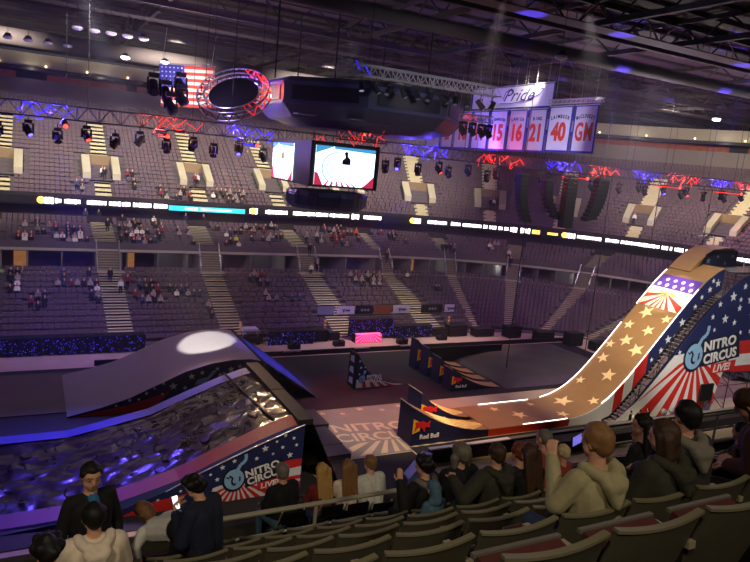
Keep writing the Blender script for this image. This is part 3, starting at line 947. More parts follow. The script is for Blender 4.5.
# ------------------------------------------------------------------ kickers
def kicker(x0, L, y0, y1, h, zend, label, ray=True, pw=1.9):
    k = thing('kicker_ramp', label, 'ramp', (x0, y0, 0))
    n = 10
    pr = [(x0 + L * i / n, zend + (h - zend) * (1 - i / n) ** pw) for i in range(n + 1)]
    mb = MB()
    vs = [(x, y0, z) for x, z in pr] + [(x, y1, z) for x, z in pr] + [(x, y0, 0) for x, z in pr] + [(x, y1, 0) for x, z in pr]
    m = n + 1; fs = []
    for i in range(n): fs += [(i, i + 1, m + i + 1, m + i), (2 * m + i, 2 * m + i + 1, i + 1, i), (m + i, m + i + 1, 3 * m + i + 1, 3 * m + i), (3 * m + i, 3 * m + i + 1, 2 * m + i + 1, 2 * m + i)]
    fs += [(0, m, 3 * m, 2 * m), (m - 1, 2 * m - 1 + 0, 4 * m - 1, 3 * m - 1)]
    mb.raw(vs, fs); mb.obj('body', 'bull_navy', k)
    mb = MB()
    for (a, za), (b, zb) in zip(pr, pr[1:]): mb.poly([(a, y0 + .04, za + .015), (b, y0 + .04, zb + .015), (b, y1 - .04, zb + .015), (a, y1 - .04, za + .015)])
    mb.obj('riding_surface', 'track', k)
    mb = MB(); mb.bar((x0 - .02, y0, h + .02), (x0 - .02, y1, h + .02), .07); mb.obj('lip', 'grey_wall', k)
    if ray:  # projected rays, painted on the riding surface
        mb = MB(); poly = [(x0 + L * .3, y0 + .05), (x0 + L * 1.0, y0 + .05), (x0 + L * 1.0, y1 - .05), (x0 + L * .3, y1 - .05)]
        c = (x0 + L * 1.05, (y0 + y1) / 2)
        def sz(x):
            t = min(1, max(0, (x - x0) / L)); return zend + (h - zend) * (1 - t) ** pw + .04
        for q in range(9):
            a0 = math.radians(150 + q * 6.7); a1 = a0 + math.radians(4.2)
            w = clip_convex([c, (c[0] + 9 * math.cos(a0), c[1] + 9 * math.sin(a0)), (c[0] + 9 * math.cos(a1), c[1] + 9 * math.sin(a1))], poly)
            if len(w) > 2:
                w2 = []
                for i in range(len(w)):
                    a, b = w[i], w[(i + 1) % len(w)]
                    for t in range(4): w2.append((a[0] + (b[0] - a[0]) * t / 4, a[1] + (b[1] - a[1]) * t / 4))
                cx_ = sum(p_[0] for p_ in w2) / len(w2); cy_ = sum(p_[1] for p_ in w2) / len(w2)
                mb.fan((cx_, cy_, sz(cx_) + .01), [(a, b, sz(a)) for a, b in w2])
        mb.obj('projected_rays', 'projected_yellow', k)
    fr = Frame((x0, y0 - .005, 0), (1, 0, 0), (0, 0, 1))
    red_bull(fr, .04, h * .27, h * .5, k)
    return k
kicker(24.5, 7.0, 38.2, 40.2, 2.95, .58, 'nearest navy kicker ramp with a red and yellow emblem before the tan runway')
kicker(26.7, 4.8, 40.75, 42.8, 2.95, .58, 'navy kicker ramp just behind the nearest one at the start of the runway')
for i, (y, h, t) in enumerate(((47.6, 2.15, 'nearest of the four dark kickers before the dark tarpaulin, its curved side in full view'), (49.7, 2.6, 'second of the four dark kickers before the tarpaulin, purple lit emblem'), (51.8, 2.9, 'third of the four dark kickers before the tarpaulin, mostly hidden'), (53.9, 3.1, 'farthest of the four dark kickers before the tarpaulin'))):
    kicker(34.2, 5.7, y, y + 1.4, h, .08, t, ray=False)
defm('tarp_olive', (62, 60, 54), 0.5, 0.3, 0.8, bump=0.5)
# tarpaulin landing behind them
tb = thing('landing_cushion', 'low dark tarpaulin landing cushion behind the row of four dark kickers', 'cushion', (46, 53, 0))
def hump(u, v): return (.9 * math.sin(PI * min(1, u * 1.0)) ** .5 + .0) * math.sin(PI * v) ** .35 + .06 * math.sin(17 * u + 5 * v) * math.sin(11 * v + 3 * u)
mb = MB(); n = 28; m = 16
vs = [(40.3 + 17 * i / n, 47.0 + 12.6 * j / m, .06 + max(0, hump(i / n, j / m))) for i in range(n + 1) for j in range(m + 1)]
mb.raw(vs, [(i * (m + 1) + j, (i + 1) * (m + 1) + j, (i + 1) * (m + 1) + j + 1, i * (m + 1) + j + 1) for i in range(n) for j in range(m)])
mb.obj('tarpaulin', 'tarp_olive', tb, smooth=True)
mb = MB(); mb.box((35.6, 56.0, 0), (46.5, 56.4, 1.5)); mb.bar((35.6, 55.95, 1.54), (46.5, 55.95, 1.54), .1); mb.obj('back_wall', 'black_cloth', tb)

# ------------------------------------------------------------------ landings
def landing(name, label, prof, y0, y1, cover, parent_loc, skirt_m):
    t = thing(name, label, 'ramp', parent_loc)
    n = 26; m = 14; mb = MB(); vs = []
    def Z(x):
        for (a, za), (b, zb) in zip(prof, prof[1:]):
            if a <= x <= b:
                w = (x - a) / (b - a); return za + (zb - za) * w
        return prof[-1][1]
    x0, x1 = prof[0][0], prof[-1][0]
    for i in range(n + 1):
        for j in range(m + 1):
            x = x0 + (x1 - x0) * i / n; y = y0 + (y1 - y0) * j / m
            w = .09 * math.sin(2.1 * x + 1.3 * y) * math.sin(1.7 * y - .6 * x) if cover == 'tarp_dark' else .0
            vs.append((x, y, max(.03, Z(x) + w)))
    if name == 'landing_ramp' and cover == 'tarp_dark': vs = [(x, y, z - .28 * min(1, max(0, (x - 1) / 6)) * max(0, (y - 42) / 3.4)) for x, y, z in vs]
    mb.raw(vs, [(i * (m + 1) + j, (i + 1) * (m + 1) + j, (i + 1) * (m + 1) + j + 1, i * (m + 1) + j + 1) for i in range(n) for j in range(m)])
    return t, mb, Z
# near landing under shiny plastic
P1 = [(-9, .2), (.0, .22), (2.2, .3), (4.0, .75), (7.4, 1.62), (9.5, 2.5), (12.0, 3.5), (13.8, 4.1), (14.4, 4.2)]
nl, mb, Z1 = landing('landing_ramp', 'big landing ramp under shiny dark plastic sheeting with a starry side banner', P1, 36.0, 45.4, 'tarp_dark', (8, 40, 0), 'black')
mb.obj('plastic_sheet', 'tarp_dark', nl, smooth=True)
mb = MB(); rf = random.Random(5)
for q in range(150):
    x = rf.uniform(-3, 13.6) if q % 3 == 0 else rf.uniform(5, 13.4)
    y = rf.uniform(36.6, 44.4); r = rf.uniform(.16, .42); a0 = rf.uniform(0, 6.28); da = rf.uniform(1.2, 3.6)
    pts = []
    for s in range(7):
        a = a0 + da * s / 6; px, py = x + r * .8 * math.cos(a), y + r * 1.5 * math.sin(a)
        px = min(px, 13.9)
        z = Z1(px) - .28 * min(1, max(0, (px - 1) / 6)) * max(0, (py - 42) / 3.4) + .09 * math.sin(2.1 * px + 1.3 * py) * math.sin(1.7 * py - .6 * px) + .02 + .05 * math.sin(PI * s / 6)
        pts.append((px, py, z))
    mb.path(pts, rf.uniform(.02, .045), 6)
tag(mb.obj('plastic_folds', 'plastic_fold', nl, smooth=True), None, None, None, 'stuff')
def band(mbx, y0, y1, prof, lift, mi=0, tilt=0.0):
    for (a, za), (b, zb) in zip(prof, prof[1:]):
        mbx.poly([(a, y0, za + lift - tilt), (b, y0, zb + lift - tilt), (b, y1, zb + lift), (a, y1, za + lift)], mi)
mb = MB(); PE = [(a, z - .28 * min(1, max(0, (a - 1) / 6))) for a, z in P1]; band(mb, 45.0, 46.2, PE, .08); band(mb, 46.19, 46.2, [(a, z - .6) for a, z in PE], .08)
mb.obj('edge_tarp', 'tarp_blue_lit', nl)  # blue light on this edge is put into the tarp colour
mb = MB(); band(mb, 34.95, 36.1, P1, .08, 0, .25); mb.obj('edge_tarp', 'tarp_red', nl)
mb = MB(); band(mb, 34.5, 34.95, P1, -.1, 0, .3); mb.obj('edge_strap', 'navy', nl)
# core body below
mb = MB(); pts = [(a, 34.7, max(.02, z - .35)) for a, z in P1]
mb.prism([(a, 34.75, max(.02, z - .3)) for a, z in P1] + [(14.4, 34.75, 0), (-9, 34.75, 0)], (0, 7.2, 0)); mb.prism([(a, 41.95, max(.02, z - .7)) for a, z in P1] + [(14.4, 41.95, 0), (-9, 41.95, 0)], (0, 4.1, 0)); mb.obj('core', 'black', nl)
mb = MB()
for (ya, yb) in ((34.9, 40.2), (40.3, 46.2)):
    mb.prism([(14.3, ya, 4.05), (15.25, ya, 4.05), (15.25, ya, 4.4), (14.3, ya, 4.4)], (0, yb - ya, 0))
mb.obj('top_pad', 'mat_black', nl)
mb = MB(); mb.tube((13.2, 36.2, 4.02), (12.6, 46.0, 3.78), .09); mb.obj('seam_tube', 'tarp_dark', nl)
mb = MB(); mb.prism([(15.2, 34.8, 4.1), (15.2, 46.2, 4.1), (17.2, 46.2, 0), (17.2, 34.8, 0)], (.06, 0, .02)); mb.obj('end_curtain', 'black_cloth', nl)
mb = MB(); fr = Frame((16.3, 34.8, 0), (-1.1, 0, 4.1), (0, 1, 0)); fr = Frame((15.28, 34.9, 4.05), (0, 1, 0), (-2.0, 0, 4.1))
for i in range(9):
    for j in range(3): put_star(fr, mb, .5 + i * 1.25 + .3 * (j % 2), -.5 - j * .75, .17, .2, .06, .08)
mb.obj('star', 'star_white', nl)
mb = MB()
for i in range(8): fr.sheet(mb, [(i * 1.5, -4.2), (i * 1.5 + .75, -4.2), (i * 1.5 + .75, -2.7), (i * 1.5, -2.7)], .06, .075, i % 2)
mb.obj('stripes', ['red', 'white'], nl)
# side banner
f = Frame((0, 34.45, 0), (1, 0, 0), (0, 0, 1))
mb = MB()
bt = [(-2, .35), (4.0, .4), (6.6, 1.2), (8.45, 2.05), (11.25, 3.15), (13.8, 4.05), (14.55, 4.3)]
f.sheet(mb, [(-2, .02), (14.55, .02)] + bt[::-1][:-1], -.05, 0); mb.obj('side_banner', 'navy', nl)
mb = MB(); poly = [(8.9, .06), (14.5, .06), (14.5, .9), (13.0, .9), (11.5, 1.0), (9.6, 1.1), (9.2, 1.0)]
f.sheet(mb, poly, .004, .012, 0)
rays(f, mb, (10.6, 1.3), [(188 + k * 15.5, 196 + k * 15.5) for k in range(11)], poly, .014, 1)
f.sheet(mb, [(13.4, 2.1), (14.5, 2.15), (14.5, 1.65), (13.4, 1.55)][::-1], .004, .014, 1); f.sheet(mb, [(13.4, 1.55), (14.5, 1.65), (14.5, 1.1), (13.4, 1.05)][::-1], .004, .014, 0)
f.sheet(mb, [(13.4, 1.05), (14.5, 1.1), (14.5, .85), (13.4, .85)][::-1], .004, .014, 1)
mb.obj('stripes', ['white', 'red'], nl)
mb = MB()
for a, b, r in ((12.16, 3.05, .22), (13.72, 2.45, .2), (13.23, 3.0, .13), (12.85, 3.4, .1), (13.36, 3.75, .14), (11.68, 2.49, .14), (10.37, 2.5, .15), (9.69, 2.2, .17), (9.42, 1.5, .15), (9.03, 1.85, .1), (12.66, 2.66, .1), (14.1, 3.05, .12), (13.9, 3.5, .12), (6.2, .75, .1), (7.4, 1.1, .1), (5.2, .4, .1)): put_star(f, mb, a, b, r, .15, 0, .02)
mb.obj('star', 'star_white', nl)
f.sheet((mb := MB()), [(4.2, .06), (6.9, .06), (7.8, .9), (6.0, .7)], .004, .014); mb.obj('stripe', 'red', nl)
bomb(f, 10.4, 1.38, .58, nl, .03, -.05)
nitro(f, 11.08, 1.38, .24, .42, nl, .5)
mb = MB()
for a, b in zip(bt[2:], bt[3:]): mb.bar((a[0], 34.42, a[1]), (b[0], 34.42, b[1]), .05)
mb.obj('edge_piping', 'alu', nl)

# far landing with the white spot of light
P2 = [(2.3, .14), (4.5, .62), (6.5, 1.2), (8.5, 2.1), (10.5, 3.0), (12.5, 3.55), (14.2, 3.75), (15.6, 3.72), (16.6, 3.5)]
fl, mb, Z2 = landing('landing_ramp', 'grey landing ramp with a round white spot of light on its crest', P2, 49.0, 58.2, 'tarp_grey', (10, 53, 0), 'navy')
mb.obj('cover', 'tarp_grey', fl, smooth=True)
f = Frame((0, 48.95, 0), (1, 0, 0), (0, 0, 1))
mb = MB(); f.sheet(mb, [(2.3, .06), (16.6, .06)] + P2[::-1][:-1] + [(2.3, .14)], -.05, 0); mb.obj('side_banner', 'navy', fl)
mb = MB(); f.sheet(mb, [(2.6, .08), (8.0, .08), (9.4, 1.55), (9.1, 1.4), (6.5, .7), (4.5, .4)], .004, .02); mb.obj('stripe', 'red', fl)
mb = MB()
for a, b, r in ((9.61, 1.91, .33), (8.88, 2.2, .16), (8.25, 1.85, .12), (7.69, 1.5, .16), (6.51, 1.05, .16), (7.15, 1.06, .12), (5.57, .72, .12), (8.83, 1.36, .14), (10.96, 2.6, .28), (11.76, 2.85, .2), (12.91, 3.1, .18), (14.0, 3.0, .26), (10.5, 1.72, .2), (13.15, 2.6, .2), (14.7, 3.2, .2)): put_star(f, mb, a, b, r, .1, 0, .02)
mb.obj('star', 'star_white', fl)
mb = MB(); f.sheet(mb, [(11.2, 1.9), (12.0, 2.0), (12.6, 2.6), (12.9, 3.0), (12.6, 3.0), (12.2, 2.5), (11.4, 2.3)], .004, .02); mb.obj('emblem', 'emblem_blue', fl)
mb = MB(); mb.prism([(16.5, 49, 3.5), (16.5, 58.2, 3.5), (21.4, 58.2, .05), (21.4, 49, .05)], (.04, 0, .06)); mb.obj('back_banner', 'navy', fl)
fr = Frame((16.5, 58.2, 3.5), (0, -1, 0), (-4.9, 0, 3.45))
mb = MB()
for i in range(6):
    for j in range(2): put_star(fr, mb, .8 + i * 1.5, -.9 - j * 1.5 + .3 * (i % 2), .3, 0, .06, .09)
mb.obj('star', 'star_white', fl)
mb = MB()
for j in range(3): fr.sheet(mb, [(4 + j * 1.2, -4.6), (9.1, -4.6), (9.1, -2.9 - .55 * j), (5.5 + j, -2.9 - .55 * j)], .062 + .01 * j, .075 + .01 * j, j % 2)
mb.obj('stripes', ['red', 'white'], fl)
mb = MB(); mb.bar((16.5, 49, 3.56), (16.5, 58.2, 3.56), .16); mb.obj('crest_pad', 'black', fl)
mb = MB(); mb.prism([(4, 49.1, .1), (16.4, 49.1, .1), (16.4, 49.1, 3.3), (14.2, 49.1, 3.4), (10.5, 49.1, 2.3), (6.5, 49.1, .8)], (0, 9.0, 0)); mb.obj('core', 'black', fl)

# small quarter ramp in the middle
qr = thing('quarter_ramp', 'small steep quarter ramp with a starry banner standing alone on the dark mats', 'ramp', (28, 50.5, 0))
pr = [(25.7, 3.35), (26.2, 2.5), (26.8, 1.7), (27.6, 1.05), (28.6, .55), (29.8, .25), (31.0, .1)]
mb = MB(); mb.prism([(25.7, 50.2, .05), (31.0, 50.2, .05)] + [(a, 50.2, z) for a, z in pr[::-1]], (0, 1.3, 0)); mb.obj('body', 'black', qr)
f = Frame((0, 50.16, 0), (1, 0, 0), (0, 0, 1)); mb = MB()
f.sheet(mb, [(25.75, .9), (28.4, .6)] + [(a, z - .03) for a, z in pr[:5][::-1]], 0, .02); mb.obj('side_banner', 'navy', qr)
mb = MB(); f.sheet(mb, [(25.75, .1), (30.8, .12), (29.6, .28), (28.4, .6), (25.75, .9)], 0, .02, 0)
for q in range(4): f.sheet(mb, [(26.4 + q * .9, .12), (26.8 + q * .95, .12), (26.6 + q * .7, .75 - q * .1), (26.35 + q * .7, .78 - q * .1)], .02, .03, 1)
mb.obj('stripes', ['white', 'red'], qr)
mb = MB()
for a, b, r in ((25.95, 2.6, .12), (26.1, 2.0, .14), (26.5, 1.6, .14), (26.0, 1.4, .12), (27.0, 1.2, .13), (27.6, .85, .1), (26.5, 2.0, .08)): put_star(f, mb, a, b, r, 0, .02, .035)
mb.obj('star', 'star_white', qr)
bomb(f, 26.3, .95, .3, qr, .03)
nitro(f, 26.75, .95, .0, .3, qr, .36, live=False, back=False, lift=.04)
mb = MB(); mb.box((25.55, 50.2, 0), (25.7, 51.5, 3.3)); mb.obj('back_frame', 'black', qr)
mb = MB(); fr = Frame((25.54, 51.45, 0), (0, -1, 0), (0, 0, 1))
for q in range(3): fr.sheet(mb, [(.2, .4 + q), (1.0, .4 + q), (.9, 1.0 + q), (.3, .9 + q)], 0, .02)
mb.obj('emblem', 'ad_white', qr)

# projected show name and rays, painted on the floor as a thin sheet
fm = thing('floor_projection', 'pale brown patch on the floor standing for the projected show name and rays', 'sheet', (24, 42, 0))
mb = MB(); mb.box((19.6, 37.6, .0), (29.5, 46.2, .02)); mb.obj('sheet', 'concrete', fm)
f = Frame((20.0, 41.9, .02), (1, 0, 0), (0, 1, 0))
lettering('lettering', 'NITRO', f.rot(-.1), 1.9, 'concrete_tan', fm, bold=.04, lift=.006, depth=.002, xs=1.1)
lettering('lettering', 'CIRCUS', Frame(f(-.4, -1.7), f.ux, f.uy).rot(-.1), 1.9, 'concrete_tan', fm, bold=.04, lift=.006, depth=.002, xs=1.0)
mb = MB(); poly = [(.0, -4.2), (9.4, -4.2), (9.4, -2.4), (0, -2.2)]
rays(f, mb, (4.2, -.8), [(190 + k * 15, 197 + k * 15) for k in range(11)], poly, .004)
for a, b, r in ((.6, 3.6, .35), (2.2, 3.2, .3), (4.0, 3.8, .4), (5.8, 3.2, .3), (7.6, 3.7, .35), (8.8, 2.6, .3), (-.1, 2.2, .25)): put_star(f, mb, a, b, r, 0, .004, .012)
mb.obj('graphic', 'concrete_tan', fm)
# ------------------------------------------------------------------ stage side
def star_drape(x0, x1, y, z0, z1, label, ndots, front=None):
    t = thing('star_drape', label, 'drape', ((x0 + x1) / 2, y, 0))
    mb = MB(); n = int((x1 - x0) / .25); pts = []
    for i in range(n + 1):
        x = x0 + (x1 - x0) * i / n
        pts.append((x, y + .07 * math.sin(i * 1.9), 0))
    for a, b in zip(pts, pts[1:]):
        mb.poly([(a[0], a[1], z0), (b[0], b[1], z0), (b[0], b[1], z1), (a[0], a[1], z1)])
    mb.poly([(x0, y, z1), (x1, y, z1), (x1, y + 1.2, z1), (x0, y + 1.2, z1)]); mb.obj('cloth', 'black_cloth', t)
    mb = MB()
    for _ in range(ndots):
        x, z = R.uniform(x0, x1), R.uniform(z0 + .05, z1 - .05); r = R.choice((.02, .025, .03))
        mb.box((x - r, y - .12, z - r), (x + r, y - .09, z + r))
    tag(mb.obj('light_dots', 'dot_blue', t), None, None, None, 'stuff')
    return t
star_drape(-4, 9.8, 64.2, .1, 1.7, 'long black drape with tiny blue lights along the far barrier behind the landings', 210)
star_drape(22.2, 27.4, 64.4, .0, 1.5, 'short black drape with tiny blue lights left of the dark speaker stack', 80)
star_drape(31.9, 37.6, 65.3, .2, 2.35, 'tall black drape with tiny blue lights behind the pink lit booth', 150)
star_drape(37.6, 43.0, 64.9, .1, 1.5, 'low black drape with tiny blue lights right of the pink lit booth', 70)
bt_ = thing('presenter_booth', 'booth with a pink lit sunburst front at the far side of the floor', 'booth', (33.8, 64, 0))
mb = MB(); mb.box((32.2, 63.9, 0), (35.5, 64.9, .95)); mb.obj('counter', 'black', bt_)
mb = MB(); mb.box((32.2, 63.85, .05), (35.5, 63.9, .95)); mb.obj('front_panel', 'pink_panel', bt_)
f = Frame((33.85, 63.84, .95), (1, 0, 0), (0, 0, 1)); mb = MB()
rays(f, mb, (0, .3), [(200 + k * 14, 206 + k * 14) for k in range(11)], [(-1.6, -.88), (1.6, -.88), (1.6, 0), (-1.6, 0)], .0); mb.obj('sunburst', 'led_pink', bt_)
mb = MB(); mb.box((32.3, 63.9, .95), (35.4, 64.3, 1.02)); mb.obj('light_bar', 'led_pink', bt_)

def case(x, y, w, d, h, label, m='black', rz=0):
    t = thing('equipment_case', label, 'case', (x, y, 0))
    mb = MB(); mb.box((x - w / 2, y - d / 2, .1), (x + w / 2, y + d / 2, h)); mb.obj('body', m, t)
    mb = MB()
    for sx in (-1, 1):
        for sy in (-1, 1): mb.tube((x + sx * w * .4, y + sy * d * .4, 0), (x + sx * w * .4, y + sy * d * .4, .12), .06)
        mb.bar((x + sx * w / 2, y - d / 2, .1), (x + sx * w / 2, y - d / 2, h), .05)
    mb.bar((x - w / 2, y - d / 2 - .01, h * .7), (x + w / 2, y - d / 2 - .01, h * .7), .04)
    mb.obj('fittings', 'dark_truss', t); return t
for i, (x, y, w, d, h, s) in enumerate(((28.5, 65.4, 1.6, 1, 1.3, 'just right of the short sparkling drape'), (30.2, 65.6, 1.2, 1, .9, 'left of the booth, low'), (44.4, 65.4, 2.2, 1, 1.0, 'first right of the sparkling drapes'), (46.6, 65.2, 2.6, 1.2, 1.4, 'second right of the sparkling drapes'), (50.2, 64.6, 2.8, 1.2, 1.0, 'long and low beyond the pale floor'), (54, 63.6, 2, 1.4, 1.5, 'tall, near the far end of the pale floor'), (57.4, 61.5, 2.4, 1.4, 1.2, 'by the foot of the far end seats'), (60.0, 59.0, 2.0, 1.4, 1.7, 'tall, by the foot of the far end seats'), (62, 56.5, 2.4, 1.4, 1.1, 'low, nearest to the tan ramp'))):
    case(x, y, w, d, h, 'black equipment case ' + s)
def wedge(x, y, label):
    t = thing('stage_monitor', label, 'speaker', (x, y, 0))
    mb = MB(); mb.prism([(x - .6, y, 0), (x + .6, y, 0), (x + .6, y, .6), (x - .6, y, .45)], (0, .7, 0)); mb.obj('cabinet', 'black', t)
    mb = MB(); mb.bar((x - .5, y - .02, .25), (x + .5, y - .02, .3), .03, .3); mb.obj('grille', 'mat_black', t)
    mb = MB(); mb.sphere((x, y - .02, .75), .1); mb.tube((x, y + .1, .5), (x, y + .1, .75), .12); mb.obj('head', 'black', t)
wedge(24.6, 62.6, 'black wedge monitor in front of the short sparkling drape'); wedge(29.9, 62.9, 'black wedge monitor left of the pink booth'); wedge(37.7, 62.6, 'black wedge monitor right of the pink booth'); wedge(43.6, 63.4, 'black wedge monitor beyond the sparkling drapes')
# white vehicle-like cart with pale top, left of the drape
t = thing('utility_cart', 'small pale topped utility cart parked by the short sparkling drape', 'cart', (20.6, 65.2, 0))
mb = MB(); mb.box((19.4, 64.9, .25), (21.8, 65.9, .9)); mb.obj('body', 'black', t)
mb = MB(); mb.prism([(19.5, 64.9, 1.5), (21.4, 64.9, 1.5), (21.2, 64.9, 1.75), (19.8, 64.9, 1.75)], (0, 1.0, 0)); mb.obj('canopy', 'ad_white', t)
mb = MB()
for x in (19.6, 21.3):
    for y in (65.0, 65.8): mb.tube((x, y, .9), (x, y, 1.5), .04)
mb.obj('post', 'alu', t)
for x in (19.8, 21.3):
    mb = MB(); mb.tube((x, 64.85, .25), (x, 65.1, .25), .25, n=14); mb.obj('wheel', 'black', t)
# orange cones of lights at the foot of two aisles
for x, y in ((19.9, 67.4), (29.6, 67.0), (46.6, 67.3)):
    mb = MB()
    for q in range(4): mb.box((x - .12, y - .4, .5 + q * .42), (x + .12, y - .3, .72 + q * .42))
    tag(mb.obj('marker_light', 'lit_room'), 'short column of four dim orange marker lights at the foot of the far seats', 'light', 'orange marker lights at the far barrier')

# ------------------------------------------------------------------ overhead rig
def box_truss(p, q, w, h, bay, name, label, cat, m, group=None, tubes=None):
    """square lattice truss from p to q; tubes: [(t0, t1, material)] glowing pieces that stand in for coloured light on the lacing"""
    p, q = Vector(p), Vector(q); d = (q - p); L = d.length; d.normalize()
    a = d.cross(Vector((0, 0, 1))).normalized(); up = Vector((0, 0, 1))
    t = thing(name, label, cat, tuple(p), group)
    mb = MB(); r = .05
    cs = [a * (sa * w / 2) + up * (sh * h / 2) for sa in (-1, 1) for sh in (-1, 1)]
    for c in cs: mb.tube(p + c, q + c, r, n=6)
    mb.obj('chords', m, t)
    mb = MB(); n = max(1, int(L / bay))
    for i in range(n):
        A, B = p + d * (L * i / n), p + d * (L * (i + 1) / n); C_ = (A + B) / 2
        for sa in (-1, 1):
            o = a * (sa * w / 2)
            mb.tube(A + o - up * h / 2, C_ + o + up * h / 2, r * .6, n=5); mb.tube(C_ + o + up * h / 2, B + o - up * h / 2, r * .6, n=5)
        for sh in (-1, 1):
            o = up * (sh * h / 2)
            mb.tube(A + o - a * w / 2, B + o + a * w / 2, r * .5, n=5)
        mb.tube(A - a * w / 2 - up * h / 2, A - a * w / 2 + up * h / 2, r * .6, n=5); mb.tube(A + a * w / 2 - up * h / 2, A + a * w / 2 + up * h / 2, r * .6, n=5)
    mb.obj('lacing', m, t)
    for t0, t1, mk in (tubes or []):  # coloured light on the lacing, added as glowing pieces
        mb = MB(); i = 0; x = t0
        while x < t1:
            A, B = p + d * x, p + d * min(x + bay / 2, L); o = -a * 0 + a * (-w / 2 * (1 if (p + a).y > p.y else -1)) * 1.1
            s0, s1 = (-1, 1) if i % 2 == 0 else (1, -1)
            if R.random() < .6: mb.tube(A + o + up * s0 * h / 2 * R.uniform(.3, .9), B + o + up * s1 * h / 2 * R.uniform(.3, .9), .03, n=5)
            x += bay / 2; i += 1
        for _ in range(int((t1 - t0) * 3)):
            c = p + d * R.uniform(t0, t1) + a * R.uniform(-w / 2, w / 2) + up * R.uniform(-h * .75, h * .5)
            v = (d * R.uniform(-1, 1) + up * R.uniform(-1, 1)).normalized() * R.uniform(.12, .4)
            mb.tube(c - v, c + v, R.uniform(.018, .035), n=5)
        if mb.v: mb.obj('added_glow', mk, t)
    mb = MB()
    for s_ in (.08, .92):
        g = p + d * L * s_; inside = (g.x - 24.3) ** 2 + (g.y - 51) ** 2 < 92 and g.z < 22
        mb.tube(g + up * h / 2, Vector((g.x, g.y, g.z + h / 2 + .12 if inside else 31)), .025, n=5)
    mb.obj('hoist_chain', 'black', t)
    return t
segs = [(-6, 3, 'glow_blue', 5, 8.5), (3, 12.2, 'glow_red', 5.6, 8.8), (12.2, 21, 'glow_blue', 2, 6), (21, 30, 'glow_red', 0.5, 3), (30, 38.5, 'glow_blue', 1, 6), (38.5, 47.5, 'glow_red', .5, 6), (47.5, 54, 'glow_blue', 1, 5), (54, 60.5, 'glow_red', .2, 4), (60.5, 67, 'glow_blue', .6, 4), (67, 74, 'glow_red', 0, 5), (74, 80, 'glow_blue', 1.5, 5), (80, 88, 'glow_red', 0, 6)]
words_where = ['above the upper left seats', 'next to the left end, in zigzags', 'behind the round truss', 'behind the large screen', 'right of the large screen', 'under the left numbered banners', 'behind the left speaker columns', 'above the right speaker columns', 'first beyond the speaker columns', 'second beyond the speaker columns', 'third beyond the speaker columns', 'at the far right end']
for (x0, x1, mk, t0, t1), w_ in zip(segs, words_where):
    other = 'glow_red' if mk == 'glow_blue' else 'glow_blue'
    box_truss((x0, 55, 21.5), (x1 - .05, 55, 21.5), 1.0, 1.0, 1.5, 'lighting_truss', 'dark lattice truss with %s glow put on its lacing ' % ('blue' if mk == 'glow_blue' else 'red') + w_, 'truss', 'dark_truss', 'lengths of the long lighting truss', [(t0, t1, mk)])
# crosswise outriggers, the coloured light on them added as a glowing bar
for x, mk, w_ in ((2, 'glow_red', 'farthest left'), (8.5, 'glow_red', 'second from the left end'), (15, 'glow_blue', 'behind the round truss'), (48.5, 'glow_red', 'left of the speaker columns'), (62, 'glow_red', 'right of the speaker columns'), (72.5, 'glow_red', 'farthest right')):
    t = thing('outrigger_truss', 'short cross truss with an added glow under the long truss, ' + w_, 'truss', (x, 50, 20.4), 'cross trusses under the long lighting truss')
    mb = MB()
    for dx, dz in ((-.2, 0), (.2, 0), (0, .35)): mb.tube((x + dx, 49, 20.5 + dz), (x + dx, 54.4, 20.6 + dz), .05, n=6)
    for q in range(8): mb.tube((x - .2, 49 + q * .75, 20.5), (x, 49.4 + q * .75, 20.9), .03, n=5); mb.tube((x, 49.4 + q * .75, 20.9), (x + .2, 49.75 + q * .75, 20.5), .03, n=5)
    mb.obj('frame', 'dark_truss', t)
    mb = MB(); mb.tube((x, 49.2, 20.42), (x, 52.5, 20.45), .06, n=6); mb.obj('added_glow', mk, t)
    mb = MB(); mb.sphere((x, 48.95, 20.45), .13); mb.obj('lens', 'lens_red', t)

def moving_head(x, y, z, lens, label, tilt=0.0, s=1.0):
    t = thing('stage_light', label, 'light', (x, y, z), label)
    mb = MB(); mb.box((x - .22 * s, y - .2 * s, z - .2 * s), (x + .22 * s, y + .2 * s, z)); mb.tube((x, y, z), (x, y, z + .25), .04); mb.obj('base', 'black', t)
    mb = MB(); mb.bar((x - .26 * s, y, z - .2 * s), (x - .26 * s, y, z - .75 * s), .06, .14); mb.bar((x + .26 * s, y, z - .2 * s), (x + .26 * s, y, z - .75 * s), .06, .14); mb.obj('yoke', 'black', t)
    c = Vector((x, y, z - .65 * s)); d = Vector((math.sin(tilt) * .7, -math.cos(tilt) * .55, -.8)).normalized()
    mb = MB(); mb.tube(c - d * .35 * s, c + d * .3 * s, .2 * s, .24 * s, 10); mb.obj('head', 'black', t)
    mb = MB(); mb.tube(c + d * .3 * s, c + d * .34 * s, .14 * s, .14 * s, 10); mb.obj('lens', lens, t)
    return t
x = -4.0; i = 0
while x < 86:
    lens = ('screen_dark', 'screen_dark', 'lens_blue', 'screen_dark', 'lens_red', 'screen_dark', 'screen_dark', 'screen_dark')[i % 8]
    nm = {'screen_dark': 'unlit', 'lens_blue': 'blue lit', 'lens_red': 'red lit'}[lens]
    if not (17.2 < x < 24.4): moving_head(x, 54.6 - .6 * (i % 3), 20.68 - .35 * (i % 2), lens, 'black %s moving light under the long dark truss, %s the scoreboard' % (nm, 'left of' if x < 18 else 'right of'), R.uniform(-1, 1), 1.15)
    x += 1.9 if x < 40 else 2.4; i += 1

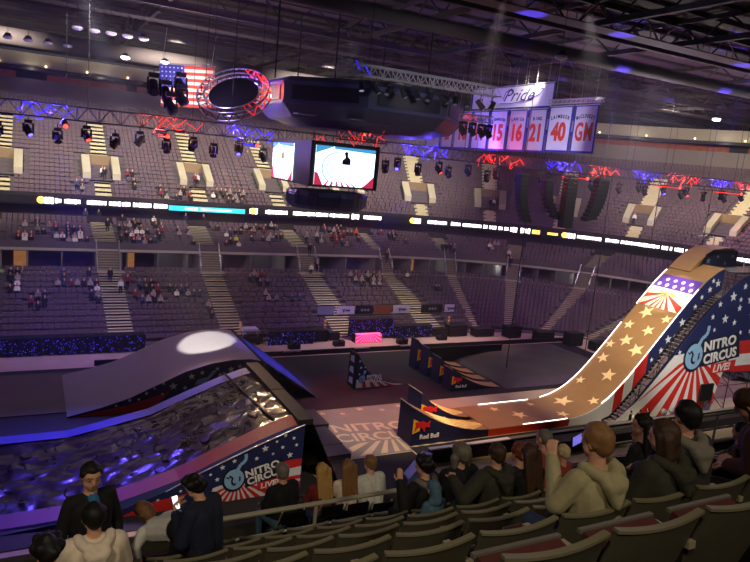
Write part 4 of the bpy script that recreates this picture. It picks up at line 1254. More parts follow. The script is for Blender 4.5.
# pale straight truss with cans
box_truss((18.4, 40, 25.8), (29.9, 40, 25.8), .6, .65, .9, 'lighting_truss', 'pale silver straight truss high above the floor with hanging lamps', 'truss', 'alu', None, [(0, .5, 'glow_blue')])
for i in range(11):
    x = 18.9 + i * 1.05
    t = thing('par_lamp', 'dark lamp can hanging under the pale silver straight truss', 'light', (x, 40, 25), 'lamps of the silver straight truss')
    mb = MB(); mb.tube((x, 40, 25.45), (x, 40, 25.1), .03); mb.bar((x - .2, 40, 25.1), (x + .2, 40, 25.1), .05); mb.obj('bracket', 'dark_truss', t)
    mb = MB(); a = .25 * math.sin(i * 2.3); mb.tube((x - a, 40.1, 25.05), (x + a, 39.9, 24.5), .17, .21, 10); mb.obj('can', 'black', t)
    mb = MB(); mb.tube((x + a, 39.9, 24.5), (x + a * 1.05, 39.89, 24.47), .16, .16, 10); mb.obj('lens', 'ad_grey' if i % 3 else 'alu', t)
box_truss((30.2, 45, 24.2), (33.2, 45, 24.3), .5, .5, .7, 'lighting_truss', 'short pale truss with dark lamps in front of the left numbered banners', 'truss', 'alu', None, [(0, 1.2, 'glow_red')])
for x in (30.5, 31.4, 32.3, 33.0): moving_head(x, 45, 23.9, 'screen_dark', 'black unlit lamp under the short pale truss by the numbered banners', .3, 1.1)

# round truss
rt = thing('round_truss', 'tilted round lattice truss with red glow added on one side, hanging near the flag', 'truss', (13.2, 50, 24))
tl = Matrix.Rotation(math.radians(36), 3, 'X') @ Matrix.Rotation(math.radians(-24), 3, 'Y')
def rp(a, r, h): return Vector((13.3, 50, 24.0)) + tl @ Vector((r * math.cos(a), r * math.sin(a), h))
mb = MB(); mc = MB(); md = MB(); N_ = 36
for i in range(N_):
    a, b = 2 * PI * i / N_, 2 * PI * (i + 1) / N_
    for r, h in ((2.7, -.35), (2.7, .35), (2.15, -.35), (2.15, .35)): mb.tube(rp(a, r, h), rp(b, r, h), .06, n=5)
    lit = -1.5 < ((a + PI) % (2 * PI) - PI) < .9  # side where red light is added as glowing braces
    k_ = md if lit else mc
    s_ = 1 if i % 2 else -1
    k_.tube(rp(a, 2.7, -.35 * s_), rp(b, 2.7, .35 * s_), .04, n=5); mc.tube(rp(a, 2.15, .35 * s_), rp(b, 2.15, -.35 * s_), .03, n=5); k_.tube(rp(a, 2.7, .35), rp(a, 2.15, .35), .03, n=5)
mb.obj('hoops', 'alu', rt); mc.obj('lacing', 'dark_truss', rt); md.obj('added_glow', 'glow_red', rt)
mb = MB(); mb.prism([rp(2 * PI * i / 24, 1.85, .0) for i in range(24)], tl @ Vector((0, 0, .1))); mb.obj('inner_disc', 'black_cloth', rt)
mb = MB()
for a in (.3, 2.4, 4.5): mb.tube(rp(a, 2.4, .4), (rp(a, 2.4, 0).x, rp(a, 2.4, 0).y, 31), .03, n=5)
mb.obj('hoist_chain', 'black', rt)
for i, (x, y, z) in enumerate(((7.9, 52, 24.9), (8.8, 52, 24.5), (9.8, 52, 25.2), (8.9, 50.6, 23.6), (9.7, 51, 24.3))): moving_head(x, y, z, 'lens_blue' if i == 1 else 'screen_dark', 'dark lamp of the cluster between the flag and the round truss', .2 * i, 1.6)

# hanging flag
fl_ = thing('hanging_flag', 'large striped national flag hanging from the roof behind the round truss', 'flag', (14, 70, 23.5))
f = Frame((11.4, 70, 23.5), (1, 0, .08), (0, 0, 1)); mb = MB()
for i in range(13): f.sheet(mb, [(0, i * .31), (5.4, i * .31), (5.4, (i + 1) * .31), (0, (i + 1) * .31)], -.02, .02, i % 2)
mb.obj('stripes', ['flag_red', 'flag_white'], fl_)
mb = MB(); f.sheet(mb, [(0, 1.86), (2.4, 1.86), (2.4, 4.03), (0, 4.03)], .021, .04); mb.obj('canton', 'banner_blue', fl_)
mb = MB()
for i in range(6):
    for j in range(5): put_star(f, mb, .25 + i * .38, 2.08 + j * .42, .11, 0, .04, .05)
mb.obj('star', 'star_white', fl_)
mb = MB(); mb.tube(f(-.1, 4.1), f(5.5, 4.1), .05); mb.tube(f(.3, 4.1), (11.7, 70, 31), .02); mb.tube(f(5.1, 4.1), (16.5, 70, 31), .02); mb.obj('hanging_bar', 'alu', fl_)

# centre scoreboard (dark, raised) and the screens below it
sb = thing('scoreboard', 'huge dark raised scoreboard hanging under the roof above the bright screens', 'scoreboard', (23.5, 51, 22))
def octa(prof, cx, cy, mb, n=8, sx=1, sy=1, off=PI / 8):
    vs = []
    for r, z in prof:
        for i in range(n):
            a = off + 2 * PI * i / n; vs.append((cx + r * sx * math.cos(a), cy + r * sy * math.sin(a), z))
    fs = [(j * n + i, j * n + (i + 1) % n, (j + 1) * n + (i + 1) % n, (j + 1) * n + i) for j in range(len(prof) - 1) for i in range(n)]
    fs += [tuple(range(n - 1, -1, -1)), tuple((len(prof) - 1) * n + i for i in range(n))]
    mb.raw(vs, fs)
mb = MB(); octa([(5.5, 22.3), (7.6, 22.8), (8.6, 23.8), (8.6, 25.2), (8.0, 25.7)], 24.3, 51, mb); mb.obj('housing', 'scoreboard', sb)
mb = MB(); octa([(8.7, 23.7), (8.7, 23.9)], 24.3, 51, mb); octa([(8.7, 25.1), (8.7, 25.3)], 24.3, 51, mb); mb.obj('ring_beam', 'scoreboard_blue', sb)
mb = MB()
for i in range(8):
    a = 2 * PI * i / 8; c = Vector((24.3 + 8.0 * math.cos(a), 51 + 8.0 * math.sin(a), 24.5)); ux = Vector((-math.sin(a), math.cos(a), 0)); n_ = Vector((math.cos(a), math.sin(a), 0))
    mb.prism([c + ux * sx * 2.6 + Vector((0, 0, sz * .5)) for sx, sz in ((-1, -1), (1, -1), (1, 1), (-1, 1))], n_ * .04)
mb.obj('dark_screen', 'screen_dark', sb)
mb = MB()
for x, y in ((20, 47), (28, 47), (20, 55), (28, 55)): mb.tube((x, y, 25.7), (x, y, 31), .06)
mb.obj('hanger', 'black', sb)
mb = MB()
for (x, y) in ((16.6, 45.2), (20.2, 44.0), (22.3, 43.9)): mb.box((x, y, 22.9), (x + 1.5, y + .9, 22.96))
mb.obj('underside_panel', 'ad_grey', sb)

vc = thing('video_cube', 'bright video screens on a dark hanging cube above the floor', 'screens', (20.8, 49, 18))
mb = MB(); mb.box((18.0, 45.6, 17.9), (23.6, 54.3, 21.2)); mb.obj('cube_frame', 'black', vc)
def screen(fr, w, h, seed):
    rr = random.Random(seed)
    mb = MB(); fr.sheet(mb, [(0, 0), (w, 0), (w, h), (0, h)], 0, .05); o = mb.obj('screen', 'led_screen', vc)
    mb = MB()
    cx, cy = w * .38, h * .45
    for r, a0, a1, t in ((h * .42, 95, 280, .07), (h * .3, 150, 320, .06), (h * .2, 80, 240, .05)):
        ang = [math.radians(a0 + (a1 - a0) * i / 16) for i in range(17)]
        for a, b in zip(ang, ang[1:]):
            fr.sheet(mb, [(cx + (r - t) * math.cos(a) * 1.1, cy + (r - t) * math.sin(a)), (cx + r * math.cos(a) * 1.1, cy + r * math.sin(a)), (cx + r * math.cos(b) * 1.1, cy + r * math.sin(b)), (cx + (r - t) * math.cos(b) * 1.1, cy + (r - t) * math.sin(b))], .05, .06, 0)
    fr.sheet(mb, [(0, h * .8), (w * .3, h), (0, h)], .05, .06, 0); fr.sheet(mb, [(w * .3, h * .94), (w, h * .9), (w, h), (w * .3, h)], .05, .06, 0)
    fr.sheet(mb, [(0, 0), (w * .14, .0), (w * .05, h * .3), (0, h * .33)], .05, .06, 1); fr.sheet(mb, [(w * .8, 0), (w, 0), (w, h * .3), (w * .88, h * .1)], .05, .06, 1)
    for k in range(6): fr.sheet(mb, [(w * (.16 + k * .1), 0), (w * (.2 + k * .1), 0), (w * (.24 + k * .07), h * .12), (w * (.22 + k * .07), h * .12)], .05, .06, 1)
    mb.obj('picture', ['screen_blue', 'screen_red'], o)
    mb = MB()
    fr.sheet(mb, [(w * .44, h * .56), (w * .58, h * .56), (w * .58, h * .7), (w * .53, h * .78), (w * .53, h * .88), (w * .5, h * .9), (w * .47, h * .86), (w * .49, h * .74), (w * .44, h * .66)], .06, .07)
    mb.obj('picture_figure', 'screen_dark', o)
defm('led_screen', (230, 240, 255), 0.4, 0.0, 1, emit=(220, 238, 255), power=2.6)
defm('screen_blue', (60, 150, 200), 0.4, 0.0, 1, emit=(70, 160, 220), power=1.0)
defm('screen_red', (220, 60, 90), 0.4, 0.0, 1, emit=(220, 50, 90), power=0.8)
screen(Frame((18.35, 45.55, 18.05), (1, 0, 0), (0, 0, 1)), 4.85, 2.85, 1)
screen(Frame((17.95, 53.9, 18.05), (0, -1, 0), (0, 0, 1)), 4.9, 2.85, 2)
mb = MB()
for x, y in ((18.3, 46), (23.3, 46), (18.3, 54), (23.3, 54)): mb.tube((x, y, 21.2), (x, y, 21.9), .035)
mb.obj('hoist_chain', 'black', vc)
sc_ = thing('speaker_cradle', 'dark rounded blue black cradle hanging just below the large screen', 'cradle', (20.5, 48, 16.2))
mb = MB(); octa([(2.5, 16.1), (2.9, 16.4), (3.0, 17.1), (2.8, 17.5)], 20.6, 48.2, mb, 16, 1.1, .9); mb.obj('shell', 'scoreboard_blue', sc_, smooth=False)
mb = MB()
for q in range(12):
    a = 2 * PI * q / 12; mb.tube((20.6 + 3.28 * math.cos(a), 48.2 + 2.7 * math.sin(a), 16.5), (20.6 + 3.3 * math.cos(a), 48.2 + 2.7 * math.sin(a), 17.4), .03)
mb.obj('rib', 'black', sc_)
mb = MB(); mb.tube((18.9, 48, 17.5), (18.9, 48, 17.88), .04); mb.tube((22.4, 48, 17.5), (22.4, 48, 17.88), .04); mb.obj('hanger', 'black', sc_)
box_truss((19.6, 44.6, 21.8), (23.4, 44.6, 21.8), .7, .7, 1.2, 'lighting_truss', 'short truss with added red glow on top of the large screen', 'truss', 'dark_truss', None, [(0, 3.8, 'glow_red')])

# numbered banners, hung in a line across the hall
YBn = [72.9, 69.4, 66.7, 63.15, 59.95, 56.75, 53.65, 50.72, 47.3, 44.15]
BN = ['4', '2', '10', '11', '15', '16', '21', '40', 'GM']
NM = ['DUMARS', 'DALY', 'RODMAN', 'THOMAS', 'JOHNSON', 'LANIER', 'BING', 'LAIMBEER', 'McCLOSKEY']
for i, (num, nm) in enumerate(zip(BN, NM)):
    y0, y1 = YBn[i] - .1, YBn[i + 1] + .1
    zb, zt_ = (22.5, 26.7) if i < 7 else (22.6, 26.85)
    bn = thing('hanging_banner', 'white hanging banner with a blue border and red number %s' % num if num != 'GM' else 'white hanging banner with a blue border and red letters GM', 'banner', (44, (y0 + y1) / 2, zb), 'numbered banners')
    fr = Frame((44, y0, zb), (0, -1, 0), (0, 0, 1)); w = y0 - y1; h = zt_ - zb
    mb = MB(); fr.sheet(mb, [(0, 0), (w, 0), (w, h), (0, h)], -.04, 0); mb.obj('border', 'banner_blue', bn)
    mb = MB(); b_ = .2; fr.sheet(mb, [(b_, b_), (w - b_, b_), (w - b_, h - b_ * .6), (b_, h - b_ * .6)], 0, .02); mb.obj('cloth', 'banner_white', bn)
    lettering('lettering', num, Frame(fr(w / 2, h * .27), fr.ux, fr.uy), 2.25 if len(num) > 1 else 2.3, 'banner_red', bn, 'CENTER', bold=.1 if num != 'GM' else .06, lift=.03, xs=.84 if num != 'GM' else .62, space=1.0 if num != 'GM' else 1.12)
    # arched name
    f2 = Frame(fr(w / 2, h * .7), fr.ux, fr.uy); n_ = len(nm)
    for k, ch in enumerate(nm):
        t_ = (k - (n_ - 1) / 2); st = min(.34, (w - .7) / n_)
        lettering('lettering', ch, Frame(f2(t_ * st, .18 - .012 * t_ * t_), f2.ux, f2.uy).rot(-.05 * t_), .46, 'banner_navy', bn, 'CENTER', bold=.012, lift=.03, xs=min(1, st / .34))
    mb = MB(); mb.tube(fr(0, h + .02), fr(w, h + .02), .05); mb.tube(fr(w * .2, h), (44, y0 - w * .2, 31), .015, n=4); mb.tube(fr(w * .8, h), (44, y0 - w * .8, 31), .015, n=4); mb.obj('hanging_bar', 'alu', bn)
bn = thing('hanging_banner', 'wide white banner with dark handwriting hung above the numbered banners', 'banner', (44.4, 56, 26.9), 'numbered banners')
fr = Frame((44.4, 64.2, 26.9), (0, -1, 0), (0, 0, 1)); mb = MB(); fr.sheet(mb, [(0, 0), (13.4, 0), (13.4, 2.3), (0, 2.3)], -.04, 0); mb.obj('border', 'banner_blue', bn)
mb = MB(); fr.sheet(mb, [(.12, .12), (13.28, .12), (13.28, 2.2), (.12, 2.2)], 0, .02); mb.obj('cloth', 'banner_white', bn)
lettering('lettering', 'Pride', Frame(fr(5.6, .75), fr.ux, fr.uy), 1.75, 'banner_navy', bn, shear=.5, lift=.03, xs=1.25, space=1.05)
mb = MB(); mb.path([fr(5.2, .55, .03), fr(7, .5, .03), fr(9.5, .75, .03), fr(11.4, 1.3, .03), fr(11.9, 1.75, .03), fr(11.5, 1.9, .03), fr(11.2, 1.6, .03)], .04, 5); mb.path([fr(5.6, .9, .03), fr(6.0, 1.7, .03), fr(6.9, 2.0, .03), fr(7.3, 1.6, .03), fr(6.6, 1.3, .03)], .04, 5); mb.obj('flourish', 'banner_navy', bn)
mb = MB(); mb.tube(fr(0, 2.32), fr(13.4, 2.32), .05)
for q in (1, 5, 9, 12.5): mb.tube(fr(q, 2.3), fr(q, 5.0), .015, n=4)
mb.obj('hanging_bar', 'alu', bn)
box_truss((43.6, 50.2, 27.2), (43.6, 43.6, 27.2), .4, .35, .6, 'lighting_truss', 'short pale truss above the right numbered banners', 'truss', 'alu', None, None)

# loudspeaker columns
def line_array(x, y, zt_, n, dx, label, bw=1.15):
    t = thing('speaker_column', label, 'speaker', (x, y, zt_ - n * .42), 'hanging loudspeaker columns')
    mb = MB(); mb.box((x - .5, y - .45, zt_ + .05), (x + .5, y + .45, zt_ + .2)); mb.tube((x, y, zt_ + .2), (x, y, 31), .03); mb.obj('fly_frame', 'dark_truss', t)
    for i in range(n):
        u = i / (n - 1); cx = x + dx * u ** 2.2; z = zt_ - .42 * i * (1 - .04 * u); tl_ = -1.1 * dx * u / max(1, n) * 1.6
        mb = MB(); c = Vector((cx, y, z - .2)); a = Vector((math.cos(tl_), 0, math.sin(tl_))); up = Vector((-math.sin(tl_), 0, math.cos(tl_)))
        for s0, w_, hh, m in ((0, bw, .4, 0),):
            vs = [c + a * sx * w_ / 2 + up * sz * hh / 2 + Vector((0, sy * .4, 0)) for sx, sy, sz in ((-1, -1, -1), (1, -1, -1), (1, 1, -1), (-1, 1, -1), (-.94, -1, 1), (.94, -1, 1), (.94, 1, 1), (-.94, 1, 1))]
            mb.raw(vs, [(0, 3, 2, 1), (4, 5, 6, 7), (0, 1, 5, 4), (1, 2, 6, 5), (2, 3, 7, 6), (3, 0, 4, 7)])
        mb.obj('speaker_box', 'cabinet_black', t)
line_array(41.3, 50, 20.2, 11, 1.0, 'black curved loudspeaker column, leftmost of the four', .95)
line_array(44.4, 50, 19.9, 9, 1.6, 'black curved loudspeaker column with a reddish sheen, second of the four', .9)
line_array(46.9, 49.5, 20.3, 12, .05, 'black straight loudspeaker column, longest of the four', 1.3)
line_array(51.0, 49.5, 20.4, 10, -1.0, 'broad black loudspeaker column leaning back at its foot, rightmost of the four', 1.5)
for i, (x, y, z0, z1) in enumerate(((42.4, 50, 1.1, 15.8), (58.2, 55, .05, 20.9), (66.2, 55, 12.0, 20.9), (13.1, 40, 24.5, 31), (71.5, 52, 8, 20.9))):
    mb = MB(); mb.tube((x, y, z0), (x, y, z1), .05, n=6)
    tag(mb.obj('hanging_cable', 'black'), 'thin black cable hanging ' + ('below the leftmost loudspeaker column', 'in front of the right seats, first beyond the speaker columns', 'in front of the right upper seats', 'from the roof beside the round truss', 'farthest right in front of the seats')[i], 'cable')

# floodlights of the hall
def flood(x, y, z, label, m='lamp_white'):
    t = thing('flood_light', label, 'light', (x, y, z))
    mb = MB(); mb.tube((x, y, z + .05), (x, y, z + .45), .42, .2, 12); mb.tube((x, y, z + .45), (x, y, 31.2), .02); mb.obj('housing', 'dark_truss', t)
    mb = MB(); mb.sphere((x, y, z + .05), .36, 12, 7, sc=(1.2, 1.2, .55)); mb.obj('lamp', m, t)
flood(8.3, 73, 27.9, 'white lit floodlight left of the flag, dimmest of the row'); flood(12.1, 73, 28.0, 'bright white floodlight above the flag canton'); flood(16.3, 74, 28.0, 'bright white floodlight above the flag fly end')
flood(65.4, 48.6, 28.0, 'lone white floodlight high over the right stands'); flood(31.2, 35.5, 28.0, 'dim floodlight under the roof beams over the silver truss', 'ad_white')
for i in range(4): flood(-2.0 + i * 1.7, 74.3 - i * .1, 28.3, 'pale unlit floodlight in the row of four under the roof, %s' % ('first', 'second', 'third', 'last')[i], 'ad_white')
for i in range(5): flood(3.2 + i * 1.25, 60, 28.2, 'pale unlit floodlight in the row of five under the near roof beam, %s' % ('first', 'second', 'third', 'fourth', 'last')[i], 'ad_white')
# ------------------------------------------------------------------ near deck
def rowY(k): return 1.68 + .84 * k
def rowF(k): return 17.75 - .5 * k
mb = MB(); pts = []
for k in range(-5, 7):
    pts += [(rowY(k) - .1, rowF(k)), (rowY(k) + .74, rowF(k))]
pts += [(7.48, 14.2), (9.15, 14.2), (9.15, 14.28), (9.3, 14.28), (9.3, 12.2), (9.0, 11.6)]
vs = [(x, y, z) for x in (-12, 24) for y, z in pts]
n = len(pts)
mb.raw(vs, [(i, n + i, n + i + 1, i + 1) for i in range(n - 1)])
struct(mb.obj('terrace_near_deck', 'deck_near'))
# near rails
def rail(x0, x1, y, zt_, zb, label, step=1.9, mids=1):
    t = thing('guard_rail', label, 'railing', (x0, y, zb))
    mb = MB(); mb.tube((x0, y, zt_), (x1, y, zt_), .033, n=8)
    for q in range(mids): mb.tube((x0, y, zt_ - .32 * (q + 1)), (x1, y, zt_ - .32 * (q + 1)), .018, n=6)
    mb.obj('handrail', 'rail', t)
    x = x0
    while x <= x1 + .01:
        mb = MB(); mb.tube((x, y, zb), (x, y, zt_), .026, n=8); mb.tube((x, y, zb), (x, y, zb + .02), .06, n=10); mb.obj('post', 'rail', t); x += step
rail(1.95, 4.9, 7.5, 15.42, 14.2, 'pale metal guard rail behind the three people with pale and blonde hair', 1.47)
rail(10.3, 18, 8.75, 15.22, 14.2, 'pale metal guard rail beyond the man with the phone', 1.1, 2)

# ------------------------------------------------------------------ near seats
def shell(mb, x0, x1, zlo, zhi, ylo, yhi, th, mi, curve=.024, nx=7, nz=3):
    V = []
    for side in (0, 1):
        for j in range(nz + 1):
            w = j / nz; z = zlo + (zhi - zlo) * w; y = ylo + (yhi - ylo) * w
            for i in range(nx + 1):
                u = -1 + 2 * i / nx
                xx = (x0 + x1) / 2 + u * (x1 - x0) / 2 * (1 - .0 * w)
                zz = z + (.018 * u * u if j == nz else 0)
                V.append((xx, y + curve * u * u + side * th, zz))
    m = nx + 1; b = (nz + 1) * m; F = []
    for j in range(nz):
        for i in range(nx):
            a = j * m + i
            F += [(a, a + 1, a + m + 1, a + m), (b + a + m, b + a + m + 1, b + a + 1, b + a)]
    for i in range(nx): F += [(b + i, b + i + 1, i + 1, i), (nz * m + i, nz * m + i + 1, b + nz * m + i + 1, b + nz * m + i)]
    for j in range(nz): F += [(j * m, j * m + m, b + j * m + m, b + j * m), (j * m + nx, b + j * m + nx, b + j * m + m + nx, j * m + m + nx)]
    mb.raw(V, F, mi)
defm('pan_edge', (110, 106, 96), 0.4, 0.1, 9.0)
def make_seat(down, ajar=False):
    t = thing('arena_seat', 'x', 'seat')
    mb = MB(); shell(mb, -.262, .262, .40, .83, .13, .0, .03, 0); mb.obj('backrest', 'seat_plastic', t, smooth=False)
    mb = MB()
    q = [(-.268 + .536 * i / 10, .0 - .006 + .024 * (-1 + .2 * i) ** 2, .832 + .018 * (-1 + .2 * i) ** 2) for i in range(11)]
    for a, b in zip(q, q[1:]): mb.bar((a[0], a[1] + .018, a[2] + .004), (b[0], b[1] + .018, b[2] + .004), .034, .014)
    mb.obj('top_edge', 'seat_edge_highlight', t)  # paler strip paints the highlight along the top of the back
    mb = MB()
    if down:
        mb.box((-.22, .14, .40), (.22, .56, .47), 0); mb.bar((-.22, .565, .43), (.22, .565, .43), .03, .06, 1)
    elif ajar:
        mb.prism([(-.22, .19, .36), (.22, .19, .36), (.22, .12, .70), (-.22, .12, .70)], (0, .12, .02), 0); mb.bar((-.235, .255, .72), (.235, .255, .72), .022, .018, 1)
    else:
        mb.prism([(-.22, .19, .36), (.22, .19, .36), (.22, .11, .68), (-.22, .11, .68)], (0, .055, .012), 0); mb.bar((-.22, .145, .69), (.22, .145, .69), .03, .02, 1)
    mb.obj('seat_pan', ['seat_cushion', 'pan_edge'], t)
    mb = MB(); mb.bar((.292, .06, .66), (.292, .30, .645), .045, .035); mb.obj('armrest', 'arm_beige', t)
    mb = MB(); mb.bar((.292, .16, .0), (.292, .16, .63), .1, .04); mb.bar((.292, .02, .42), (.292, .3, .42), .03, .06); mb.obj('stanchion', 'black', t)
    return t
OCC = {}   # (row, column) of seats with their pan down
for k, X in ((1, 3.1), (1, 3.74), (1, 4.4), (1, 5.05), (4, .46), (4, 4.5), (4, 4.95), (4, 3.95), (5, 4.2), (5, 4.68), (5, 5.5), (6, 6.6), (6, 7.1), (3, 5.6), (4, 6.8), (5, 8.2), (3, .0)):
    OCC[(k, round((X - 1.83) / .585))] = 1
pu, pd, pa = make_seat(False), make_seat(True), make_seat(False, True)
usedu = usedd = useda = False
rows_words = {0: 'in the row nearest the camera', 1: 'in the second row up front of the camera', 2: 'in the third row from the camera', 3: 'in the fourth row from the camera', 4: 'in the fifth row from the camera', 5: 'in the sixth row from the camera', 6: 'in the front row by the guard rail', -1: 'in the row under the camera'}
for k in range(0, 7):
    Y = rowY(k)
    c0 = math.ceil((-.04 * Y - .5 - 1.83) / .585); c1 = math.floor((1.62 * Y + 1.0 - 1.83) / .585)
    if k == 0: c0, c1 = 0, 2
    if k == 1: c0 = -1
    cs = list(range(c0, c1 + 1))
    for c in cs:
        X = 1.83 + .585 * c
        if X > 13: continue
        d = (k, c) in OCC
        src = pa if k == 0 else pd if d else pu
        if k == 0 and not useda: o = pa; useda = True
        elif k == 0: o = copy_tree(pa)
        elif d and not usedd: o = pd; usedd = True
        elif not d and not usedu: o = pu; usedu = True
        else: o = copy_tree(src)
        o.location = (X, Y, rowF(k))
        n_ = c - c0
        lab = ('occupied' if d else 'empty') + ' olive grey stadium seat ' + rows_words[k]
        o['label'] = lab; o['group'] = lab

# ------------------------------------------------------------------ people
def rotz(p, a): return Vector((p[0] * math.cos(a) - p[1] * math.sin(a), p[0] * math.sin(a) + p[1] * math.cos(a), p[2]))
def hand_caps(w, d, palm, skin, curl=.6, side=1, r=.0105):
    """palm and five fingers; w wrist, d pointing direction, palm = normal out of the palm, side: thumb side sign"""
    w, d, palm = Vector(w), Vector(d).normalized(), Vector(palm)
    palm = (palm - d * palm.dot(d)).normalized(); s = d.cross(palm).normalized() * side
    c = []
    for t in (-.026, -.009, .009, .026): c.append((w + s * t * .6 + d * .01, .019, w + d * .078 + s * t, .015, skin))
    for t, L in ((-.03, .062), (-.01, .076), (.01, .08), (.03, .07)):
        b = w + d * .085 + s * t
        d1 = (d * math.cos(curl) + palm * math.sin(curl)).normalized(); m = b + d1 * L * .52
        d2 = (d * math.cos(curl * 2.1) + palm * math.sin(curl * 2.1)).normalized()
        c += [(b, r * 1.1, m, r, skin), (m, r, m + d2 * L * .48, r * .85, skin)]
    b = w + d * .02 + s * .034; m = b + (d * .6 + s * .7 + palm * .35).normalized() * .045
    c += [(b, .015, m, .0125, skin), (m, .0125, m + (d * .85 + palm * .5).normalized() * .036, .011, skin)]
    return c

def person(label, loc, rz=0.0, pose='sit', top='c_black', bottom='c_jeans', skin='skin', hair='hair_brown', style='short', lean=6, bow=8, yaw=0, tilt=0, bulk=0.0,
           lh=None, rh=None, le=None, re_=None, lpalm=(0, 0, -1), rpalm=(0, 0, -1), lcurl=.6, rcurl=.6, hood=None, hs=1.0, sc=1.0, voxel=.012, side=0, face=False, inner=None, group=None, legs=None, lhd=None, rhd=None):
    L = math.radians(lean); S = math.radians(side)
    up = Vector((math.sin(S), math.sin(L) * math.cos(S), math.cos(L) * math.cos(S))).normalized(); fw = Vector((0, math.cos(L), -math.sin(L)))
    seat_h = .58 if pose == 'sit' else .96
    P = Vector((0, 0, seat_h)); X = Vector((1, 0, 0))
    b = bulk
    caps = [(P - X * .085, .12 + b * .5, P + X * .085, .12 + b * .5, bottom if pose != 'sit' or True else top)]
    for sx in (-1, 1):
        caps.append((P + up * .10 + X * .05 * sx, .115 + b, P + up * .36 + X * .085 * sx, .108 + b, top))
    caps.append((P + up * .10 + fw * .02, .12 + b, P + up * .38 + fw * .015, .11 + b, top))
    sh = P + up * .445
    caps.append((sh - X * .15, .062 + b * .7, sh + X * .15, .062 + b * .7, top))
    nb = P + up * .49
    hb = math.radians(bow); hd = Vector((math.sin(S) * .5 + math.sin(math.radians(tilt)), math.sin(L * .5 + hb), math.cos(L * .5 + hb))).normalized()
    hc = nb + hd * .185
    # head frame
    fy = Vector((0, math.cos(hb), -math.sin(hb))); ya = math.radians(yaw)
    fx = Vector((1, 0, 0)); hx = fx * math.cos(ya) + fy * math.sin(ya); hy = fy * math.cos(ya) - fx * math.sin(ya)
    def H(x, y, z): return hc + (hx * x + hy * y + hd * z) * hs
    caps.append((nb - up * .03, .06, H(0, -.01, -.06), .054, skin))
    caps += [(H(0, -.02, .03), .088 * hs, H(0, .012, .03), .084 * hs, skin), (H(0, .02, -.01), .074 * hs, H(0, .04, -.068), .05 * hs, skin),
             (H(-.03, .03, -.045), .045 * hs, H(.03, .03, -.045), .045 * hs, skin), (H(0, .088, .012), .011 * hs, H(0, .105, -.022), .016 * hs, skin),
             (H(-.083, -.008, .01), .018 * hs, H(-.085, -.014, -.02), .013 * hs, skin), (H(.083, -.008, .01), .018 * hs, H(.085, -.014, -.02), .013 * hs, skin),
             (H(-.035, .085, .03), .013, H(.035, .085, .03), .013, skin), (H(-.02, .085, -.05), .012, H(.02, .085, -.05), .012, skin)]
    # arms
    for sx, hnd, elb, palm, curl, hdirs in ((-1, lh, le, lpalm, lcurl, lhd), (1, rh, re_, rpalm, rcurl, rhd)):
        s0 = sh + X * .178 * sx
        if hnd is None: hnd = Vector((.13 * sx, .33, .72)) if pose == 'sit' else P + Vector((.25 * sx, .08, -.12))
        hnd = Vector(hnd)
        if elb is None:
            elb = (s0 + hnd) / 2 + Vector((.09 * sx, -.10, -.08)) if pose == 'sit' else (s0 + hnd) / 2 + Vector((.05 * sx, -.05, 0))
        elb = Vector(elb)
        caps += [(s0, .056 + b * .8, elb, .045 + b * .8, top), (elb, .045 + b * .7, hnd, .031 + b * .5, top)]
        dd = Vector(hdirs) if hdirs else (hnd - elb)
        caps += hand_caps(hnd + (hnd - elb).normalized() * .015, dd, palm, skin, curl, -sx)
    # legs
    lg = legs or ([((-.09, 0, .54), (-.12, .43, .53), (-.12, .40, .09)), ((.09, 0, .54), (.12, .43, .53), (.12, .40, .09))] if pose == 'sit' else [((-.09, 0, .93), (-.11, .03, .5), (-.11, 0, .09)), ((.09, 0, .93), (.11, .03, .5), (.11, .0, .09))])
    for h_, k_, a_ in lg:
        h_, k_, a_ = Vector(h_), Vector(k_), Vector(a_)
        caps += [(h_, .088, k_, .062, bottom), (k_, .06, a_, .042, bottom), (a_ + Vector((0, -.03, -.045)), .043, a_ + Vector((0, .15, -.052)), .036, 'c_black')]
    if inner:
        caps.append((P + up * .40 + fw * (.10 + b), .045, P + up * .47 + fw * (.055 + b), .05, inner))
    caps = [(Vector(c[0]) * sc, c[1] * sc, Vector(c[2]) * sc, c[3] * sc, c[4]) for c in caps]
    me = fuse('person', caps, voxel * sc, 3)
    o = bpy.data.objects.new('person', me); COL.objects.link(o)
    o.location = loc; o.rotation_euler = (0, 0, rz)
    tag(o, label, 'person', group)
    def child(name, cc, vx=.013, it=3):
        cc = [(Vector(c[0]) * sc, c[1] * sc, Vector(c[2]) * sc, c[3] * sc, c[4]) for c in cc]
        m2 = fuse(name, cc, vx, it); c_ = bpy.data.objects.new(name, m2); COL.objects.link(c_); c_.parent = o; return c_
    hcap = [(H(0, -.035, .045), .088 * hs, H(0, -.0, .058), .082 * hs, hair), (H(0, -.05, -.01), .072 * hs, H(0, -.05, .04), .078 * hs, hair),
            (H(-.05, -.02, .06), .05 * hs, H(.05, -.02, .06), .05 * hs, hair), (H(-.07, -.025, .0), .03, H(-.066, .02, .05), .034, hair), (H(.07, -.025, .0), .03, H(.066, .02, .05), .034, hair), (H(0, .04, .085), .045, H(0, -.02, .1), .05, hair)]
